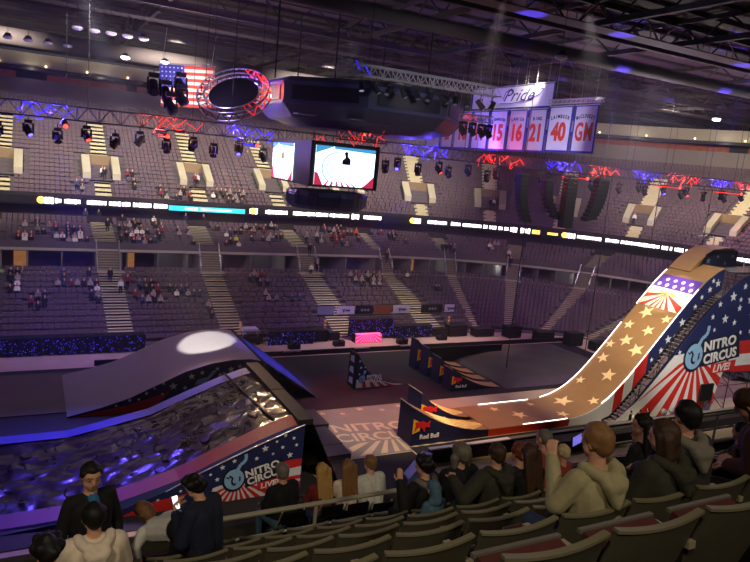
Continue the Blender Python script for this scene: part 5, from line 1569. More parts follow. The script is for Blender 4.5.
    if style == 'short': child('hair', hcap)
    elif style == 'bushy': child('hair', hcap + [(H(x, y, z), .05, H(x * 1.1, y * 1.1, z + .01), .045, hair) for x, y, z in ((-.06, .03, .09), (.06, .03, .09), (0, -.06, .1), (-.08, -.03, .04), (.08, -.03, .04), (0, .05, .1), (-.04, -.09, .04), (.04, -.09, .0))])
    elif style == 'crop': child('hair', [(H(0, -.03, .035), .09 * hs, H(0, -.01, .045), .087 * hs, hair), (H(0, -.045, -.01), .068 * hs, H(0, -.04, .03), .075 * hs, hair)])
    elif style == 'long':
        cc = list(hcap)
        for x in (-.085, -.045, 0, .045, .085):
            mid_ = nb + Vector((x * 1.1, -.09 - b * .6, -.02)); end = nb + Vector((x * 1.25 + R.uniform(-.02, .02), -.135 - b, -.17 - .05 * math.cos(x * 18) + R.uniform(-.04, .03)))
            cc += [(H(x, -.06, .02), .048, mid_, .036, hair), (mid_, .036, end, .022, hair)]
        child('hair', cc)
    elif style == 'bob':
        child('hair', hcap + [(H(x * .9, -.05, .0), .05, H(x, -.055, -.13), .04, hair) for x in (-.075, -.03, .03, .075)] + [(H(sx * .085, .0, .02), .03, H(sx * .085, .0, -.11), .028, hair) for sx in (-1, 1)], .011)
    elif style == 'pony':
        cc = list(hcap) + [(H(0, -.09, .05), .035, H(0, -.15, -.02), .035, hair), (H(0, -.15, -.02), .035, nb + Vector((.01, -.16, -.18)), .015, hair)]
        child('hair', cc)
    elif style == 'hat':
        child('hat', [(H(0, -.03, .05), .1 * hs, H(0, .0, .06), .095 * hs, hair), (H(0, -.03, .0), .092 * hs, H(0, -.02, .04), .1 * hs, hair)])
    elif style == 'hoodup':
        child('hood', [(H(0, -.03, .04), .108, H(0, .0, .05), .1, hair), (H(0, -.05, -.03), .1, nb + Vector((0, -.05, .02)), .1, hair), (nb + Vector((-.08, -.03, 0)), .07, nb + Vector((.08, -.03, 0)), .07, hair)])
    elif style == 'furhat':
        child('hat', [(H(0, -.03, .05), .112, H(0, .0, .06), .105, hair), (H(-.1, -.02, -.02), .055, H(-.1, -.02, -.12), .04, hair), (H(.1, -.02, -.02), .055, H(.1, -.02, -.12), .04, hair), (H(0, -.08, .0), .07, H(0, -.08, .05), .08, hair)])
    if hood:
        ring = []
        for i in range(9):
            a = PI * (1.0 + i / 8.0)
            ring.append(nb + Vector((.125 * math.cos(a), .02 + .125 * math.sin(a) - b * .5, .02 + .02 * math.cos(2 * a))))
        cc = [(p_, .045, q_, .045, hood) for p_, q_ in zip(ring, ring[1:])]
        cc += [(nb + Vector((-.07, -.12 - b, -.02)), .045, nb + Vector((0, -.16 - b, -.15)), .035, hood), (nb + Vector((.07, -.12 - b, -.02)), .045, nb + Vector((0, -.16 - b, -.15)), .035, hood), (nb + Vector((-.05, -.13 - b, -.04)), .05, nb + Vector((.05, -.13 - b, -.04)), .05, hood)]
        child('hood', cc)
    if face:
        mb = MB()
        for sx in (-1, 1):
            e = H(.032 * sx, .08, .012) * sc; mb.sphere(tuple(e), .011, 8, 6)
        c_ = mb.obj('eyes', 'hair_black'); c_.parent = o
        c2 = child('eyebrows', [(H(.015, .094, .036), .006, H(.052, .084, .038), .005, 'hair_black'), (H(-.015, .094, .036), .006, H(-.052, .084, .038), .005, 'hair_black')], .004, 1)
    return o
F_ = rowF
rad = math.radians
# standing man who looks down, facing the camera
person('standing man in a dark zip jacket over a bright blue shirt, looking down', (.5, 6.12, F_(5)), rad(-160), 'stand', 'c_black', 'c_darkgrey', 'skin', 'hair_black', 'short', lean=-3, bow=8, yaw=-10, bulk=.018, inner='c_blue', face=True, voxel=.011, sc=1.02)
# seated in cream hoodie, in front of him
person('seated person in a cream hoodie with dark hair, in front of the standing man', (.46, 5.22, F_(4)), rad(4), 'sit', 'c_cream', 'c_jeans', 'skin', 'hair_black', 'short', lean=3, bow=10, bulk=.05, hood='c_cream', sc=.98)
# bending person
person('person in a white shirt and dark trousers bending over a seat', (1.4, 6.16, F_(5) + .0), rad(30), 'stand', 'c_white', 'c_black', 'skin', 'hair_light', 'short', lean=112, bow=4, bulk=.02, lh=(-.2, .44, .40), rh=(.2, .40, .40), le=(-.25, .43, .68), re_=(.25, .42, .66), legs=[((-.09, -.02, 1.0), (-.11, .05, .53), (-.11, 0, .09)), ((.09, -.02, 1.0), (.11, .05, .53), (.11, .0, .09))], sc=1.02)
# woman with phone
ph4 = person('standing person in a long dark coat looking at a glowing phone', (1.52, 5.86, F_(5)), rad(38), 'stand', 'c_navy', 'c_black', 'skin', 'hair_black', 'bushy', lean=8, bow=30, bulk=.05, lh=(-.10, .32, 1.28), rh=(.06, .33, 1.3), le=(-.26, .10, 1.12), re_=(.25, .12, 1.12), lcurl=.9, rcurl=.9, lhd=(.1, .4, .8), rhd=(-.1, .4, .8), lpalm=(.6, -.7, 0), rpalm=(-.6, -.7, 0), sc=.93, voxel=.01)
def phone(loc, rz, tilt, label, scr, land=False):
    t = thing('phone', label, 'phone', loc); t.rotation_euler = (tilt, 0, rz)
    w, h = (.14, .07) if land else (.07, .14)
    def part(mb, nm, m):
        o = mb.obj(nm, m); o.parent = t
    mb = MB(); mb.box((-w / 2, -.004, -h / 2), (w / 2, .004, h / 2)); part(mb, 'case', 'black')
    mb = MB(); mb.box((-w / 2 + .005, -.0055, -h / 2 + .006), (w / 2 - .005, -.004, h / 2 - .006)); part(mb, 'phone_screen', scr)
q = rotz((-.02, .40, 1.36), rad(38)); phone((1.52 + q.x * .93, 5.86 + q.y * .93, F_(5) + q.z * .93), rad(20), rad(-30), 'bright phone held by the standing person in the long dark coat', 'phone_screen')
person('dark haired person low at the bottom edge left of the cream hoodie', (.1, 4.2, F_(3)), rad(0), 'sit', 'c_black', 'c_black', 'skin', 'hair_black', 'bushy', lean=14, bow=20, bulk=.03, sc=.86)
# four at the front platform
plat = 14.17
def chair(x, y, w_):
    t = thing('folding_chair', 'dark folding chair under the seated person ' + w_, 'chair', (x, y, 14.2))
    mb = MB(); mb.box((x - .17, y - .16, 14.6), (x + .17, y + .24, 14.63)); mb.obj('seat', 'black', t)
    mb = MB(); mb.prism([(x - .17, y - .26, 14.8), (x + .17, y - .26, 14.8), (x + .17, y - .3, 15.0), (x - .17, y - .3, 15.0)], (0, .025, 0)); mb.obj('backrest', 'black', t)
    for sx in (-.165, .165):
        mb = MB(); mb.tube((x + sx, y - .24, 15.0), (x + sx, y + .22, 14.2), .012, n=6); mb.tube((x + sx, y + .2, 14.62), (x + sx, y - .22, 14.2), .012, n=6); mb.obj('leg', 'rail', t)
for x, y, w_ in ((3.35, 8.35, 'in the black jacket'), (3.95, 8.35, 'in the maroon top'), (4.25 + .1, 8.3, 'with the blonde hair and white top'), (4.72, 8.2, 'in the white shirt')): chair(x, y, w_)
person('seated person in a black jacket and grey hat behind the rail, by the bomb emblem', (3.35, 8.45, plat - .1), rad(18), 'sit', 'c_black', 'c_slate', 'skin', 'hair_grey', 'hat', lean=10, bow=8, bulk=.05, sc=1.04)
person('seated person in a maroon top with long blonde brown hair', (3.95, 8.45, plat - .1), rad(6), 'sit', 'c_maroon', 'c_jeans', 'skin', 'hair_blonde', 'long', lean=5, bow=10, sc=1.0)
person('seated person in a cream top with long light brown hair, beside the white shirt', (4.35, 8.42, plat - .1), rad(0), 'sit', 'c_cream', 'c_jeans', 'skin', 'hair_light', 'long', lean=4, bow=6, sc=1.02)
person('seated man in a white shirt with short fair hair', (4.74, 8.32, plat - .1), rad(8), 'sit', 'c_white', 'c_jeans', 'skin_pale', 'hair_light', 'short', lean=12, bow=4, bulk=.035, sc=1.05, yaw=15)
# group in the middle
person('seated person in a black coat with a fur edged hood, hand raised', (4.2, 6.05, F_(5)), rad(14), 'sit', 'c_black', 'c_black', 'skin', 'hair_black', 'bushy', lean=8, bow=8, bulk=.05, hood='fur_grey', lh=(-.30, .18, 1.08), le=(-.34, .02, .82), lhd=(.0, .2, 1), lpalm=(.6, .5, 0), lcurl=.35, yaw=20)
person('small child in a slate blue hood leaning on the seats', (3.9, 5.4, F_(4)), rad(10), 'sit', 'c_slate', 'c_navy', 'skin', 'c_slate', 'hoodup', lean=12, bow=10, sc=.68, bulk=.0)
person('seated person in a dark coat and fluffy grey fur hat', (4.7, 6.12, F_(5)), rad(4), 'sit', 'c_black', 'c_black', 'skin', 'fur_grey', 'furhat', lean=3, bow=4, bulk=.05, sc=1.06)
person('seated man in a dark olive jacket with one arm out along the seats', (4.52, 5.24, F_(4)), rad(5), 'sit', 'c_olive', 'c_jeans', 'skin', 'hair_brown', 'short', lean=4, bow=4, bulk=.05, lh=(-.42, .24, .95), le=(-.46, -.02, .86), lhd=(.6, .7, .2), hood='c_olive')
person('seated woman in dark clothes with long straight brown hair', (4.98, 5.22, F_(4)), rad(0), 'sit', 'c_black', 'c_jeans', 'skin', 'hair_brown', 'long', lean=4, bow=10, sc=.96)
person('seated person in a navy top with short auburn hair', (5.55, 5.98, F_(5)), rad(10), 'sit', 'c_navy', 'c_jeans', 'skin', 'hair_auburn', 'short', lean=6, bow=6, bulk=.02, sc=1.03)
person('seated man in a red shirt with thin grey hair', (6.2, 6.3, F_(5) - .12), rad(10), 'sit', 'c_red', 'c_jeans', 'skin', 'hair_grey', 'crop', lean=3, bow=2, bulk=.03, sc=1.12)
person('blonde child in a red jacket beside the man in the red shirt', (6.6, 6.3, F_(5) - .12), rad(10), 'sit', 'c_red', 'c_navy', 'skin', 'hair_white', 'short', lean=3, bow=6, sc=.92)
# man with phone
person('man in a grey olive hoodie holding up a phone in one hand', (3.12, 2.66, F_(1)), rad(4), 'sit', 'c_hoodie', 'c_jeans', 'skin', 'hair_light', 'short', lean=6, bow=6, yaw=6, bulk=.035, hood='c_hoodie', lh=(-.19, .26, 1.07), le=(-.28, .10, .86), lhd=(.12, .35, 1), lpalm=(.85, .4, 0), lcurl=.75, voxel=.009, sc=.945)
phone((3.17, 2.95, F_(1) + 1.1), rad(20), rad(-8), 'phone with a lit violet view held up by the man in the grey olive hoodie', 'phone_view', True)
person('seated woman in a dark parka with shoulder length brown hair', (3.76, 2.68, F_(1)), rad(6), 'sit', 'c_olive', 'c_jeans', 'skin', 'hair_brown', 'bob', lean=5, bow=10, bulk=.05, hood='c_olive', yaw=14, sc=.91)
person('seated person in a dark jacket with a grey hood down and black hair', (4.2, 2.86, F_(1)), rad(-4), 'sit', 'c_darkgrey', 'c_black', 'skin', 'hair_black', 'short', lean=7, bow=2, bulk=.05, hood='c_grey', sc=.93)
person('person in a dark brown coat leaning over at the right edge', (5.05, 2.66, F_(1)), rad(25), 'sit', 'c_brown', 'c_black', 'skin', 'hair_brown', 'hoodup', lean=24, bow=20, bulk=.06, sc=1.0)
person('dark haired person between the phone man and the woman in the parka', (5.85, 4.5, F_(3)), rad(20), 'sit', 'c_black', 'c_black', 'skin', 'hair_black', 'long', lean=5, bow=4, yaw=25)
person('person in dark clothes with a bright yellow hood beyond the guard rail', (7.6, 5.9, F_(5) + .1), rad(40), 'sit', 'c_black', 'c_black', 'skin', 'c_yellow', 'hoodup', lean=4, bow=0, sc=1.0)
person('dark haired person beside the yellow hood beyond the guard rail', (8.2, 5.95, F_(5) + .1), rad(10), 'sit', 'c_brown', 'c_black', 'skin', 'hair_black', 'bushy', lean=4, bow=2)
person('person in navy sports top at the far right edge past the brown coat', (8.25, 4.9, F_(4)), rad(10), 'sit', 'c_navy', 'c_black', 'skin', 'hair_black', 'short', lean=4, bow=2)

# ------------------------------------------------------------------ far figures
def simple(pose):
    c = []
    if pose == 'sit':
        c = [((-.09, 0, .55), .12, (.09, 0, .55), .12, 'B'), ((-.08, 0, .65), .13, (-.09, 0, .95), .11, 'T'), ((.08, 0, .65), .13, (.09, 0, .95), .11, 'T'), ((-.2, 0, .98), .07, (.2, 0, .98), .07, 'T'),
             ((0, 0, 1.03), .06, (0, .02, 1.1), .06, 'S'), ((0, .02, 1.2), .1, (0, .03, 1.24), .1, 'S'), ((0, -.03, 1.24), .1, (0, -.01, 1.28), .095, 'H')]
        for s in (-1, 1): c += [((.09 * s, 0, .55), .09, (.12 * s, .42, .54), .07, 'B'), ((.12 * s, .42, .54), .065, (.12 * s, .4, .08), .05, 'B'), ((.22 * s, 0, .95), .06, (.26 * s, .08, .72), .05, 'T'), ((.26 * s, .08, .72), .05, (.14 * s, .3, .66), .045, 'T'), ((.12 * s, .38, .05), .05, (.12 * s, .54, .05), .04, 'B')]
    else:
        c = [((-.09, 0, .92), .12, (.09, 0, .92), .12, 'B'), ((-.07, 0, 1.0), .12, (-.09, 0, 1.32), .11, 'T'), ((.07, 0, 1.0), .12, (.09, 0, 1.32), .11, 'T'), ((-.2, 0, 1.4), .07, (.2, 0, 1.4), .07, 'T'),
             ((0, 0, 1.45), .06, (0, .02, 1.52), .06, 'S'), ((0, .02, 1.62), .1, (0, .03, 1.66), .1, 'S'), ((0, -.03, 1.66), .1, (0, -.01, 1.7), .095, 'H')]
        for s in (-1, 1): c += [((.09 * s, 0, .9), .09, (.11 * s, .02, .5), .065, 'B'), ((.11 * s, .02, .5), .065, (.11 * s, -.02, .08), .05, 'B'), ((.22 * s, 0, 1.38), .06, (.27 * s, -.03, 1.1), .05, 'T'), ((.27 * s, -.03, 1.1), .05, (.25 * s, .1, .88), .045, 'T'), ((.11 * s, -.02, .05), .05, (.11 * s, .14, .05), .04, 'B')]
    return c
M['T'], M['B'], M['S'], M['H'] = M['c_black'], M['c_jeans'], M['skin'], M['hair_black']
BASE = {p_: fuse('person_' + p_, simple(p_), .045, 2) for p_ in ('sit', 'stand')}
KEYS = {p_: list(dict.fromkeys(c[4] for c in simple(p_))) for p_ in BASE}
VAR = {}
def far_person(loc, rz, pose, topk, hairk, label, group, botk='c_black'):
    key = (pose, topk, hairk, botk)
    if key not in VAR:
        m = BASE[pose].copy(); m.name = 'person'
        cm = dict(T=topk, B=botk, S='skin', H=hairk)
        for i, k_ in enumerate(KEYS[pose]): m.materials[i] = M[cm[k_]]
        VAR[key] = m
    o = bpy.data.objects.new('person', VAR[key]); COL.objects.link(o)
    o.location = loc; o.rotation_euler = (0, 0, rz)
    return tag(o, label, 'person', group)
CN = dict(c_black='black', c_white='white', c_grey='grey', c_navy='navy', c_red='red', c_cream='cream', c_jeans='denim blue', c_orange='orange', c_lime='lime yellow', c_maroon='maroon', c_slate='slate blue', c_pale='pale grey', c_darkgrey='dark grey')
TAKEN = []
def crowd(tier, spec, lst, seen=set()):
    s0, z0, ds, dz, n = spec
    for (u0, u1, r0, r1, cnt, where) in lst:
        for _ in range(cnt):
            for _try in range(20):
                j = R.randint(r0, min(r1, n - 1)); u = round(R.uniform(u0, u1) / .62) * .62
                if (tier, j, u) not in seen and not (skip_low(u, s0 + ds * j, j) if tier != 'up' else skip_up(u, 0, j)): break
            else: continue
            seen.add((tier, j, u))
            s = s0 + ds * j + .56
            q = BP(u, s); d = BP(u + .1, s) - BP(u - .1, s)
            TAKEN.append((q.x, q.y, z0 + dz * j))
            tk = R.choice(['c_white', 'c_pale', 'c_pale', 'c_black', 'c_black', 'c_grey', 'c_navy', 'c_maroon', 'c_jeans', 'c_black', 'c_darkgrey'])
            lab = 'seated spectator in %s, %s' % (CN[tk], where)
            far_person((q.x, q.y, z0 + dz * j), math.atan2(d.y, d.x) + PI, 'sit', tk, R.choice(['hair_black', 'hair_brown', 'hair_light']), lab, lab)
W_ = 'far middle tier, '
crowd('mid', MI, [(-1, 3, 2, 5, 7, W_ + 'at its left end'), (-1.5, 0, 0, 1, 6, W_ + 'at its left end'), (2.5, 6.5, 0, 4, 16, W_ + 'left of the first full aisle'), (9, 14.5, 1, 7, 22, W_ + 'right of the first full aisle'), (10, 12.5, 0, 1, 6, W_ + 'above the lit suite door'),
                  (16, 18, 0, 4, 5, W_ + 'under the teal display'), (21, 25, 0, 5, 9, W_ + 'just right of the second aisle'), (24.5, 29, 2, 7, 14, W_ + 'under the small screen'), (31.5, 34, 1, 4, 5, W_ + 'under the cradle'), (34, 40, 1, 7, 18, W_ + 'left of the fourth aisle'), (42.8, 47.5, 2, 6, 6, W_ + 'right of the fourth aisle'), (60.5, 64, 2, 5, 4, W_ + 'under the speaker columns')])
W_ = 'far lower tier, '
crowd('lo', LO, [(-2.5, -.5, 8, 11, 7, W_ + 'at its left end'), (2.5, 6.3, 9, 11, 10, W_ + 'below the first suites'), (5.4, 6.5, 6, 8, 4, W_ + 'beside the first aisle'), (0, 1.5, 5, 7, 5, W_ + 'low at its left end'), (9.8, 13.5, 6, 9, 12, W_ + 'right of the first aisle'), (13.5, 16.5, 7, 8, 8, W_ + 'midway between the first two aisles'),
                 (16, 17.6, 3, 5, 3, W_ + 'low before the second aisle'), (21.5, 23.5, 9, 11, 6, W_ + 'high after the second aisle'), (22.5, 23.5, 6, 8, 3, W_ + 'after the second aisle'), (24.5, 25.5, 6, 6, 4, W_ + 'above the grey blue advert'), (31.6, 33, 9, 11, 4, W_ + 'after the third aisle'), (32.5, 36, 9, 11, 9, W_ + 'high in the middle'), (39.5, 46, 8, 11, 3, W_ + 'after the fourth aisle')])
W_ = 'far upper deck, '
crowd('up', UP, [(4, 6, 1, 2, 3, W_ + 'left of the first stairwell'), (10.5, 12, 2, 5, 4, W_ + 'right of the first stairwell'), (14, 17.5, 0, 2, 5, W_ + 'left of the teal display'), (17.5, 26, 0, 2, 18, W_ + 'above the teal display'), (21.6, 23, 4, 5, 3, W_ + 'beside the second stairwell')])
# people on the aisles
def on_aisle(i, s, z, off, topk, hairk, label, bot='c_black', face=PI):
    u = ua(i, s) + off; q = BP(u, s); d = BP(u + .1, s) - BP(u - .1, s)
    far_person((q.x, q.y, z), math.atan2(d.y, d.x) + face, 'stand', topk, hairk, label, None, bot)
on_aisle(0, -3.6, 8.85, .5, 'c_black', 'hair_black', 'person in black walking down the top of the first full aisle')
on_aisle(0, -11.5, 4.35, -.1, 'c_black', 'hair_black', 'person in black on the first aisle below the suites')
on_aisle(0, -13.6, 3.5, .7, 'c_white', 'hair_black', 'person in a white shirt on the first aisle below the suites')
on_aisle(0, -12.9, 3.9, 1.5, 'c_maroon', 'hair_black', 'person in dark maroon beside the first aisle below the suites')
on_aisle(0, -1.0, 9.56, -.2, 'c_black', 'hair_black', 'dark standing person in the concourse at the head of the first aisle')
on_aisle(0, -.2, 9.56, -1.6, 'c_jeans', 'hair_black', 'person in blue in the concourse left of the head of the first aisle')
on_aisle(1, -.6, 9.56, 1.0, 'c_black', 'hair_black', 'dark standing person at the head of the second aisle')
on_aisle(1, -.3, 9.56, -1.2, 'c_navy', 'hair_black', 'person in navy standing left of the head of the second aisle')
on_aisle(2, -9.9, 4.9, .1, 'c_white', 'hair_black', 'person in white at the suite rail of the third aisle')
on_aisle(2, -9.4, 5.0, .9, 'c_black', 'hair_black', 'person in black right beside the white one on the third aisle')
on_aisle(2, -8.2, 7.3, .4, 'c_black', 'hair_brown', 'person in black on the steep flight of the third aisle')
on_aisle(2, -5.0, 8.4, 1.2, 'c_grey', 'hair_brown', 'person in grey at the right edge of the third aisle')
on_aisle(3, -8.6, 6.6, .3, 'c_black', 'hair_black', 'person in black on the steep flight of the fourth aisle')
on_aisle(3, -3.2, 9.0, -1.8, 'c_orange', 'hair_black', 'person in orange left of the fourth aisle')
for dx, tk, w_ in ((-.9, 'c_navy', 'first'), (-.25, 'c_black', 'second'), (.5, 'c_black', 'third'), (1.2, 'c_grey', 'last')): on_aisle(4, -6.9, 8.0, dx, tk, 'hair_black', 'person in %s, %s of four abreast on the fifth aisle' % (CN[tk], w_))
on_aisle(5, -7.2, 7.9, -1.1, 'c_cream', 'hair_black', 'person in a cream top on the left of the sixth aisle')
on_aisle(5, -8.4, 6.9, -.7, 'c_black', 'hair_black', 'person in black on the steep flight of the sixth aisle')
def at_up(u, j, topk, label, dx=0):
    q = BP(u + dx, .4 + .84 * j + .4); d = BP(u + .1, 5) - BP(u - .1, 5)
    far_person((q.x, q.y, 14.55 if 4 <= j <= 8 else 12.3 + .5 * j), math.atan2(d.y, d.x) + PI, 'stand', topk, 'hair_black', label, None)
at_up(8.0, 5, 'c_white', 'person in white standing in the first stairwell of the upper deck', .1); at_up(8.0, 4, 'c_black', 'person in black standing in front of the first stairwell of the upper deck', .3)
at_up(20, 5, 'c_white', 'person in white standing in the second stairwell of the upper deck', .2); at_up(20, 4, 'c_maroon', 'person in maroon at the mouth of the second stairwell of the upper deck', -.3)
at_up(62.5, 4, 'c_black', 'person in black in the stairwell under the numbered banners'); at_up(62.5, 5, 'c_white', 'person in white in the stairwell under the numbered banners', .5)
at_up(84, 4, 'c_white', 'person in white in the stairwell right of the speaker columns', -.6)
# lime vest
q = BP(22.3, -6.5); far_person((q.x, q.y, 8.2), PI, 'sit', 'c_lime', 'hair_black', 'far spectator in a lime yellow vest right of the second aisle', None)
# crew at the foot of the ramp
for x, y, tk, rz, w_ in ((44.4, 36.0, 'c_black', .4, 'at the foot of its stairs'), (45.5, 36.0, 'c_navy', -.3, 'second, before the striped banner'), (46.5, 36.0, 'c_black', .2, 'third, before the striped banner')):
    far_person((x, y, .02), rz, 'stand', tk, 'hair_black', 'crew member in %s by the tan ramp, %s' % (CN[tk], w_), None)
for x, w_ in ((48.6, 'left'), (49.6, 'middle'), (51.0, 'right'), (52.2, 'far right')):
    t = thing('tripod_stand', 'small silver lamp stand in front of the striped banner, %s one' % w_, 'stand', (x, 36.1, 0))
    mb = MB()
    for a in (0, 2.1, 4.2): mb.tube((x, 36.1, 1.0), (x + .5 * math.cos(a), 36.1 + .3 * math.sin(a), 0), .03, n=5)
    mb.obj('legs', 'alu', t); mb = MB(); mb.sphere((x, 36.1, 1.25), .28, 10, 7); mb.obj('head', 'alu', t)
mb = MB(); mb.box((45.2, 36.42, 0), (47.2, 36.88, .9)); tag(mb.obj('equipment_case', 'c_white'), 'white case behind the crew at the foot of the tan ramp', 'case')
t = thing('monitor_screen', 'black square screen standing before the striped banner', 'screen', (54.4, 36.5, 0))
mb = MB(); mb.box((53.6, 36.45, 1.6), (55.3, 36.6, 3.2)); mb.obj('panel', 'black', t)
mb = MB(); mb.tube((54.4, 36.55, 0), (54.4, 36.55, 1.6), .06); mb.box((53.9, 36.3, 0), (54.9, 36.8, .05)); mb.obj('stand', 'dark_truss', t)

build_far_seats(TAKEN)
# ------------------------------------------------------------------ light
def spot(name, loc, aim, w, ang, col=(1, 1, 1), blend=.6, r=.25):
    l = bpy.data.lights.new(name, 'SPOT'); l.energy = w; l.spot_size = math.radians(ang); l.spot_blend = blend; l.color = col; l.shadow_soft_size = r
    o = bpy.data.objects.new(name, l); COL.objects.link(o); o.location = loc
    d = Vector(aim) - Vector(loc); o.rotation_euler = d.to_track_quat('-Z', 'Y').to_euler(); return o
def point(name, loc, w, col, r=.15):
    l = bpy.data.lights.new(name, 'POINT'); l.energy = w; l.color = col; l.shadow_soft_size = r
    o = bpy.data.objects.new(name, l); COL.objects.link(o); o.location = loc; return o
HAZE = .0013
warm, cool = (1, .88, .74), (.95, .93, 1)
for i, x in enumerate((-4, 14, 32, 50)):
    spot('house_light', (x, 76, 30.3), (x, 99, 17), 30000, 100, warm, 1.0, .5)
for (x, y, ax, ay) in ((72, 60, 95, 74), (76, 46, 101, 52)): spot('house_light', (x, y, 30.3), (ax, ay, 17), 21000, 100, warm, 1.0, .5)
for x in (4, 24, 44): spot('house_light', (x, 52, 30.3), (x + 1, 80, 6), 9500, 75, (1, .9, .82), 1.0, .5)
spot('house_light', (52, 46, 30.3), (74, 60, 6), 11000, 75, (1, .86, .84), 1.0, .5)
# near section
spot('house_light', (8, -9, 30), (3.5, 4, 16), 2100, 70, (1, .86, .62), 1.0, .8)
spot('house_light', (-6, -4, 29), (1.6, 6, 15.5), 2600, 44, (1, .86, .66), 1.0, .8)
# show lights on the ramp
spot('follow_spot', (28, 30, 29.5), (46, 40.3, 4.5), 40000, 34, (1, .86, .66), .8)
spot('follow_spot', (34, 20, 29.5), (54, 38, 8), 46000, 32, (1, .93, .86), .8)
spot('follow_spot', (24, 28, 29.5), (31, 40.5, .8), 26000, 24, (1, .62, .36), .8)
spot('follow_spot', (40, 42, 30), (52.6, 40.6, 10.5), 26000, 12, (1, .95, .9), .3)
spot('follow_spot', (1, 36, 29.5), (13.3, 54.6, 3.6), 260000, 8.0, (1, .98, .9), .12)
spot('follow_spot', (22, 30, 29), (24.5, 42, 0), 36000, 24, (1, .78, .62), .6)
spot('follow_spot', (12, 24, 28), (11, 34.5, 2), 15000, 40, (1, .86, .72), .8)
# coloured wash
blue, red_, pink = (.10, .06, 1), (1, .08, .05), (1, .2, .45)
spot('wash_light', (4, 54, 19.0), (0, 43, 0), 22000, 44, blue, .8)
spot('wash_light', (12, 54, 19.0), (11, 46, 2), 7000, 22, blue, .8)
spot('wash_light', (18, 54, 19.0), (18.2, 54, 2), 9000, 30, blue, .8)
spot('wash_light', (6, 54.5, 19.0), (4, 68, 0), 7000, 60, blue, .8)
spot('wash_light', (30, 54.5, 19.0), (30, 68, 1), 3500, 50, (.3, .12, 1), .8)
spot('wash_light', (48, 54.5, 19.0), (56, 66, 1), 3000, 60, (.4, .16, 1), .8)
spot('wash_light', (33, 54, 19.0), (19, 53.5, 2), 50000, 22, blue, .8)
spot('wash_light', (15, 58, 19.2), (9.5, 40, 2), 16000, 42, (1, .6, .28), .8)  # orange lamp added for highlights on the plastic sheet
spot('wash_light', (34, 50, 19.2), (19.5, 51, 1), 9000, 18, (1, .7, .7), .8)  # pale lamp added so the back banner stripes show their colours
spot('wash_light', (2, 58, 19.2), (2, 40, 0), 16000, 36, blue, .8)
spot('wash_light', (34, 54, 19.0), (33.5, 64, .5), 7000, 24, pink, .8)
spot('wash_light', (44, 54, 19.0), (46, 60.5, 0), 6000, 44, (1, .55, .6), .8)
spot('wash_light', (26, 54, 19.0), (27, 47, 0), 9000, 50, red_, .8)
spot('wash_light', (1, 54, 19.0), (1.5, 92, 14), 5000, 9, (.3, .1, 1), .8); spot('wash_light', (11, 54, 19.0), (12, 92, 14), 5000, 9, (.3, .1, 1), .8)
# colour on trusses, banners and roof
for x, c, w in ((0, blue, 1100), (1.5, blue, 900), (8, red_, 600), (10, red_, 500), (15, blue, 1200), (27, red_, 400), (31.5, blue, 1200), (34, blue, 1600), (41, red_, 500), (44, red_, 600), (51, blue, 1600), (56, red_, 600), (58, red_, 500), (63.5, blue, 1800), (69, red_, 600), (71, red_, 500), (77, blue, 1800), (82, red_, 600), (85, red_, 600)):
    point('truss_light', (x, 55.0, 21.4), w, c)
point('truss_light', (15.7, 49.0, 24.6), 420, red_); point('truss_light', (11.4, 48.4, 24.6), 220, (.5, .4, 1)); point('truss_light', (15.2, 51.0, 25.6), 300, blue)
spot('wash_light', (41, 58, 21.5), (44, 60, 25), 2000, 80, (.25, .15, 1), .9); point('truss_light', (43.2, 58.2, 22.4), 60, (1, .25, .7))
spot('wash_light', (38, 46, 23), (44, 50, 25), 1300, 90, (.9, .85, 1), .9)
for (x, y, ax, ay) in ((38, 37, 38, 37), (52.3, 37.2, 52.3, 37.2), (44.5, 43, 44.5, 43), (58, 43, 58, 43), (62, 47, 64, 43), (29, 38, 30, 37.2), (66, 56, 70, 58), (50, 55, 52, 58)): spot('wash_light', (x, y, 23), (ax, ay, 33), 26000, 16, blue, .4)
spot('wash_light', (36, 50, 23), (38, 44, 33), 1400, 24, red_, .7)
for (x, y) in ((10, 60), (30, 50), (50, 45), (70, 45)): point('roof_fill', (x, y, 24.5), 2600, (1, .9, .86), .3)  # fill lamps added to brighten the roof evenly
for u in (0, 9, 18, 70, 80, 90):
    q = BP(u, 20.2, 28.4); point('press_light', (q.x, q.y, q.z), 70, warm, .1)
spot('flag_fill', (14, 63, 27), (14.5, 70, 25.4), 3200, 50, warm, .8)  # spot added in front of the flag to brighten it
spot('house_light', (36, 66, 30.3), (38, 64.5, 0), 20000, 60, (1, .84, .7), 1.0, .4)  # lamp added to brighten the pale far floor
spot('follow_spot', (22, 40, 29), (28, 50.5, 1), 5000, 16, (.7, .6, 1), .8)
spot('follow_spot', (26, 40, 29), (35, 49, 1), 7000, 24, (1, .8, .8), .8)
for g in ((19.3, 58, 19.9), (16.5, 57, 20.0), (13, 56.5, 20.0), (21, 60, 22)): point('added_glint', g, 260, (1, .62, .3), .1)  # unseen lamps added for orange glints on the plastic sheet
for g in ((0, 56, 20.2), (4, 58, 20.3), (7, 60, 20.5)): point('added_glint', g, 500, (.3, .2, 1), .1)  # more added lamps, for blue glints on the plastic

w = bpy.data.worlds.new('hall'); SC.world = w; w.use_nodes = True
w.node_tree.nodes['Background'].inputs[0].default_value = (.5, .45, .5, 1); w.node_tree.nodes['Background'].inputs[1].default_value = .07

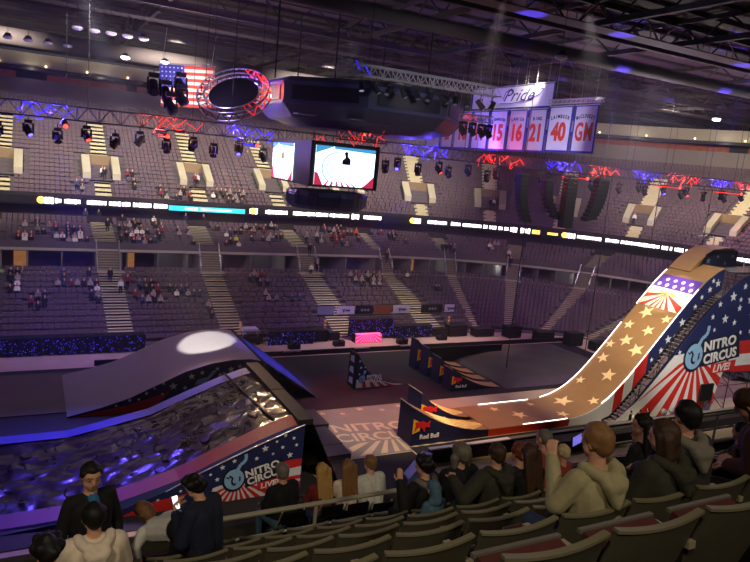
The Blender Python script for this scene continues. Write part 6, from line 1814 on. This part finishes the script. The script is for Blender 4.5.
# thin show haze under the roof
hz = bpy.data.materials.new('haze'); hz.use_nodes = True
hz.node_tree.nodes.remove(hz.node_tree.nodes['Principled BSDF'])
vsn = hz.node_tree.nodes.new('ShaderNodeVolumeScatter'); vsn.inputs['Density'].default_value = HAZE; vsn.inputs['Anisotropy'].default_value = .2
vsn.inputs['Color'].default_value = (.74, .74, 1, 1)
hz.node_tree.links.new(vsn.outputs[0], hz.node_tree.nodes['Material Output'].inputs['Volume'])
M['haze'] = hz
mb = MB(); mb.box((-12, 30, 5), (64, 68, 30.2)); o = mb.obj('haze', 'haze'); o['kind'] = 'stuff'; o['label'] = 'thin show haze hanging over the arena floor'
# fill lamps added for the silver truss and inside the suites
spot('wash_light', (21, 34, 24.2), (22, 40, 25.8), 700, 70, (.9, .9, 1), .9); spot('wash_light', (27, 34, 24.2), (27, 40, 25.8), 700, 70, (1, .85, .95), .9)
for u in (3, 14, 25, 37, 48, 60, 73):
    q = BP(u, -7.4, 6.7); point('suite_fill', (q.x, q.y, q.z), 30, (.85, .88, 1), .08)
# ------------------------------------------------------------------ camera
cam = bpy.data.cameras.new('camera'); co = bpy.data.objects.new('camera', cam); COL.objects.link(co)
cam.sensor_width = 36; cam.lens = 36 * 660 / 750; cam.clip_end = 400; cam.clip_start = .05
pi_, ro, ya = (math.radians(v) for v in (10.1, 5.5, 28.0))
fw = Vector((math.sin(ya) * math.cos(pi_), math.cos(ya) * math.cos(pi_), -math.sin(pi_)))
r0 = Vector((math.cos(ya), -math.sin(ya), 0)); u0 = r0.cross(fw)
rt = r0 * math.cos(ro) + u0 * math.sin(ro); up_ = u0 * math.cos(ro) - r0 * math.sin(ro)
mm = Matrix.Identity(4)
for i in range(3): mm[i][0], mm[i][1], mm[i][2] = rt[i], up_[i], -fw[i]
mm.translation = Vector((0, 0, 20)); co.matrix_world = mm
SC.camera = co
vs_ = SC.view_settings; vs_.view_transform = 'Standard'; vs_.look = 'None'; vs_.exposure = 0; vs_.gamma = 1; vs_.use_curve_mapping = False
SC.cycles.use_denoising = True
SC.cycles.max_bounces = 4
SC.cycles.sample_clamp_indirect = 4
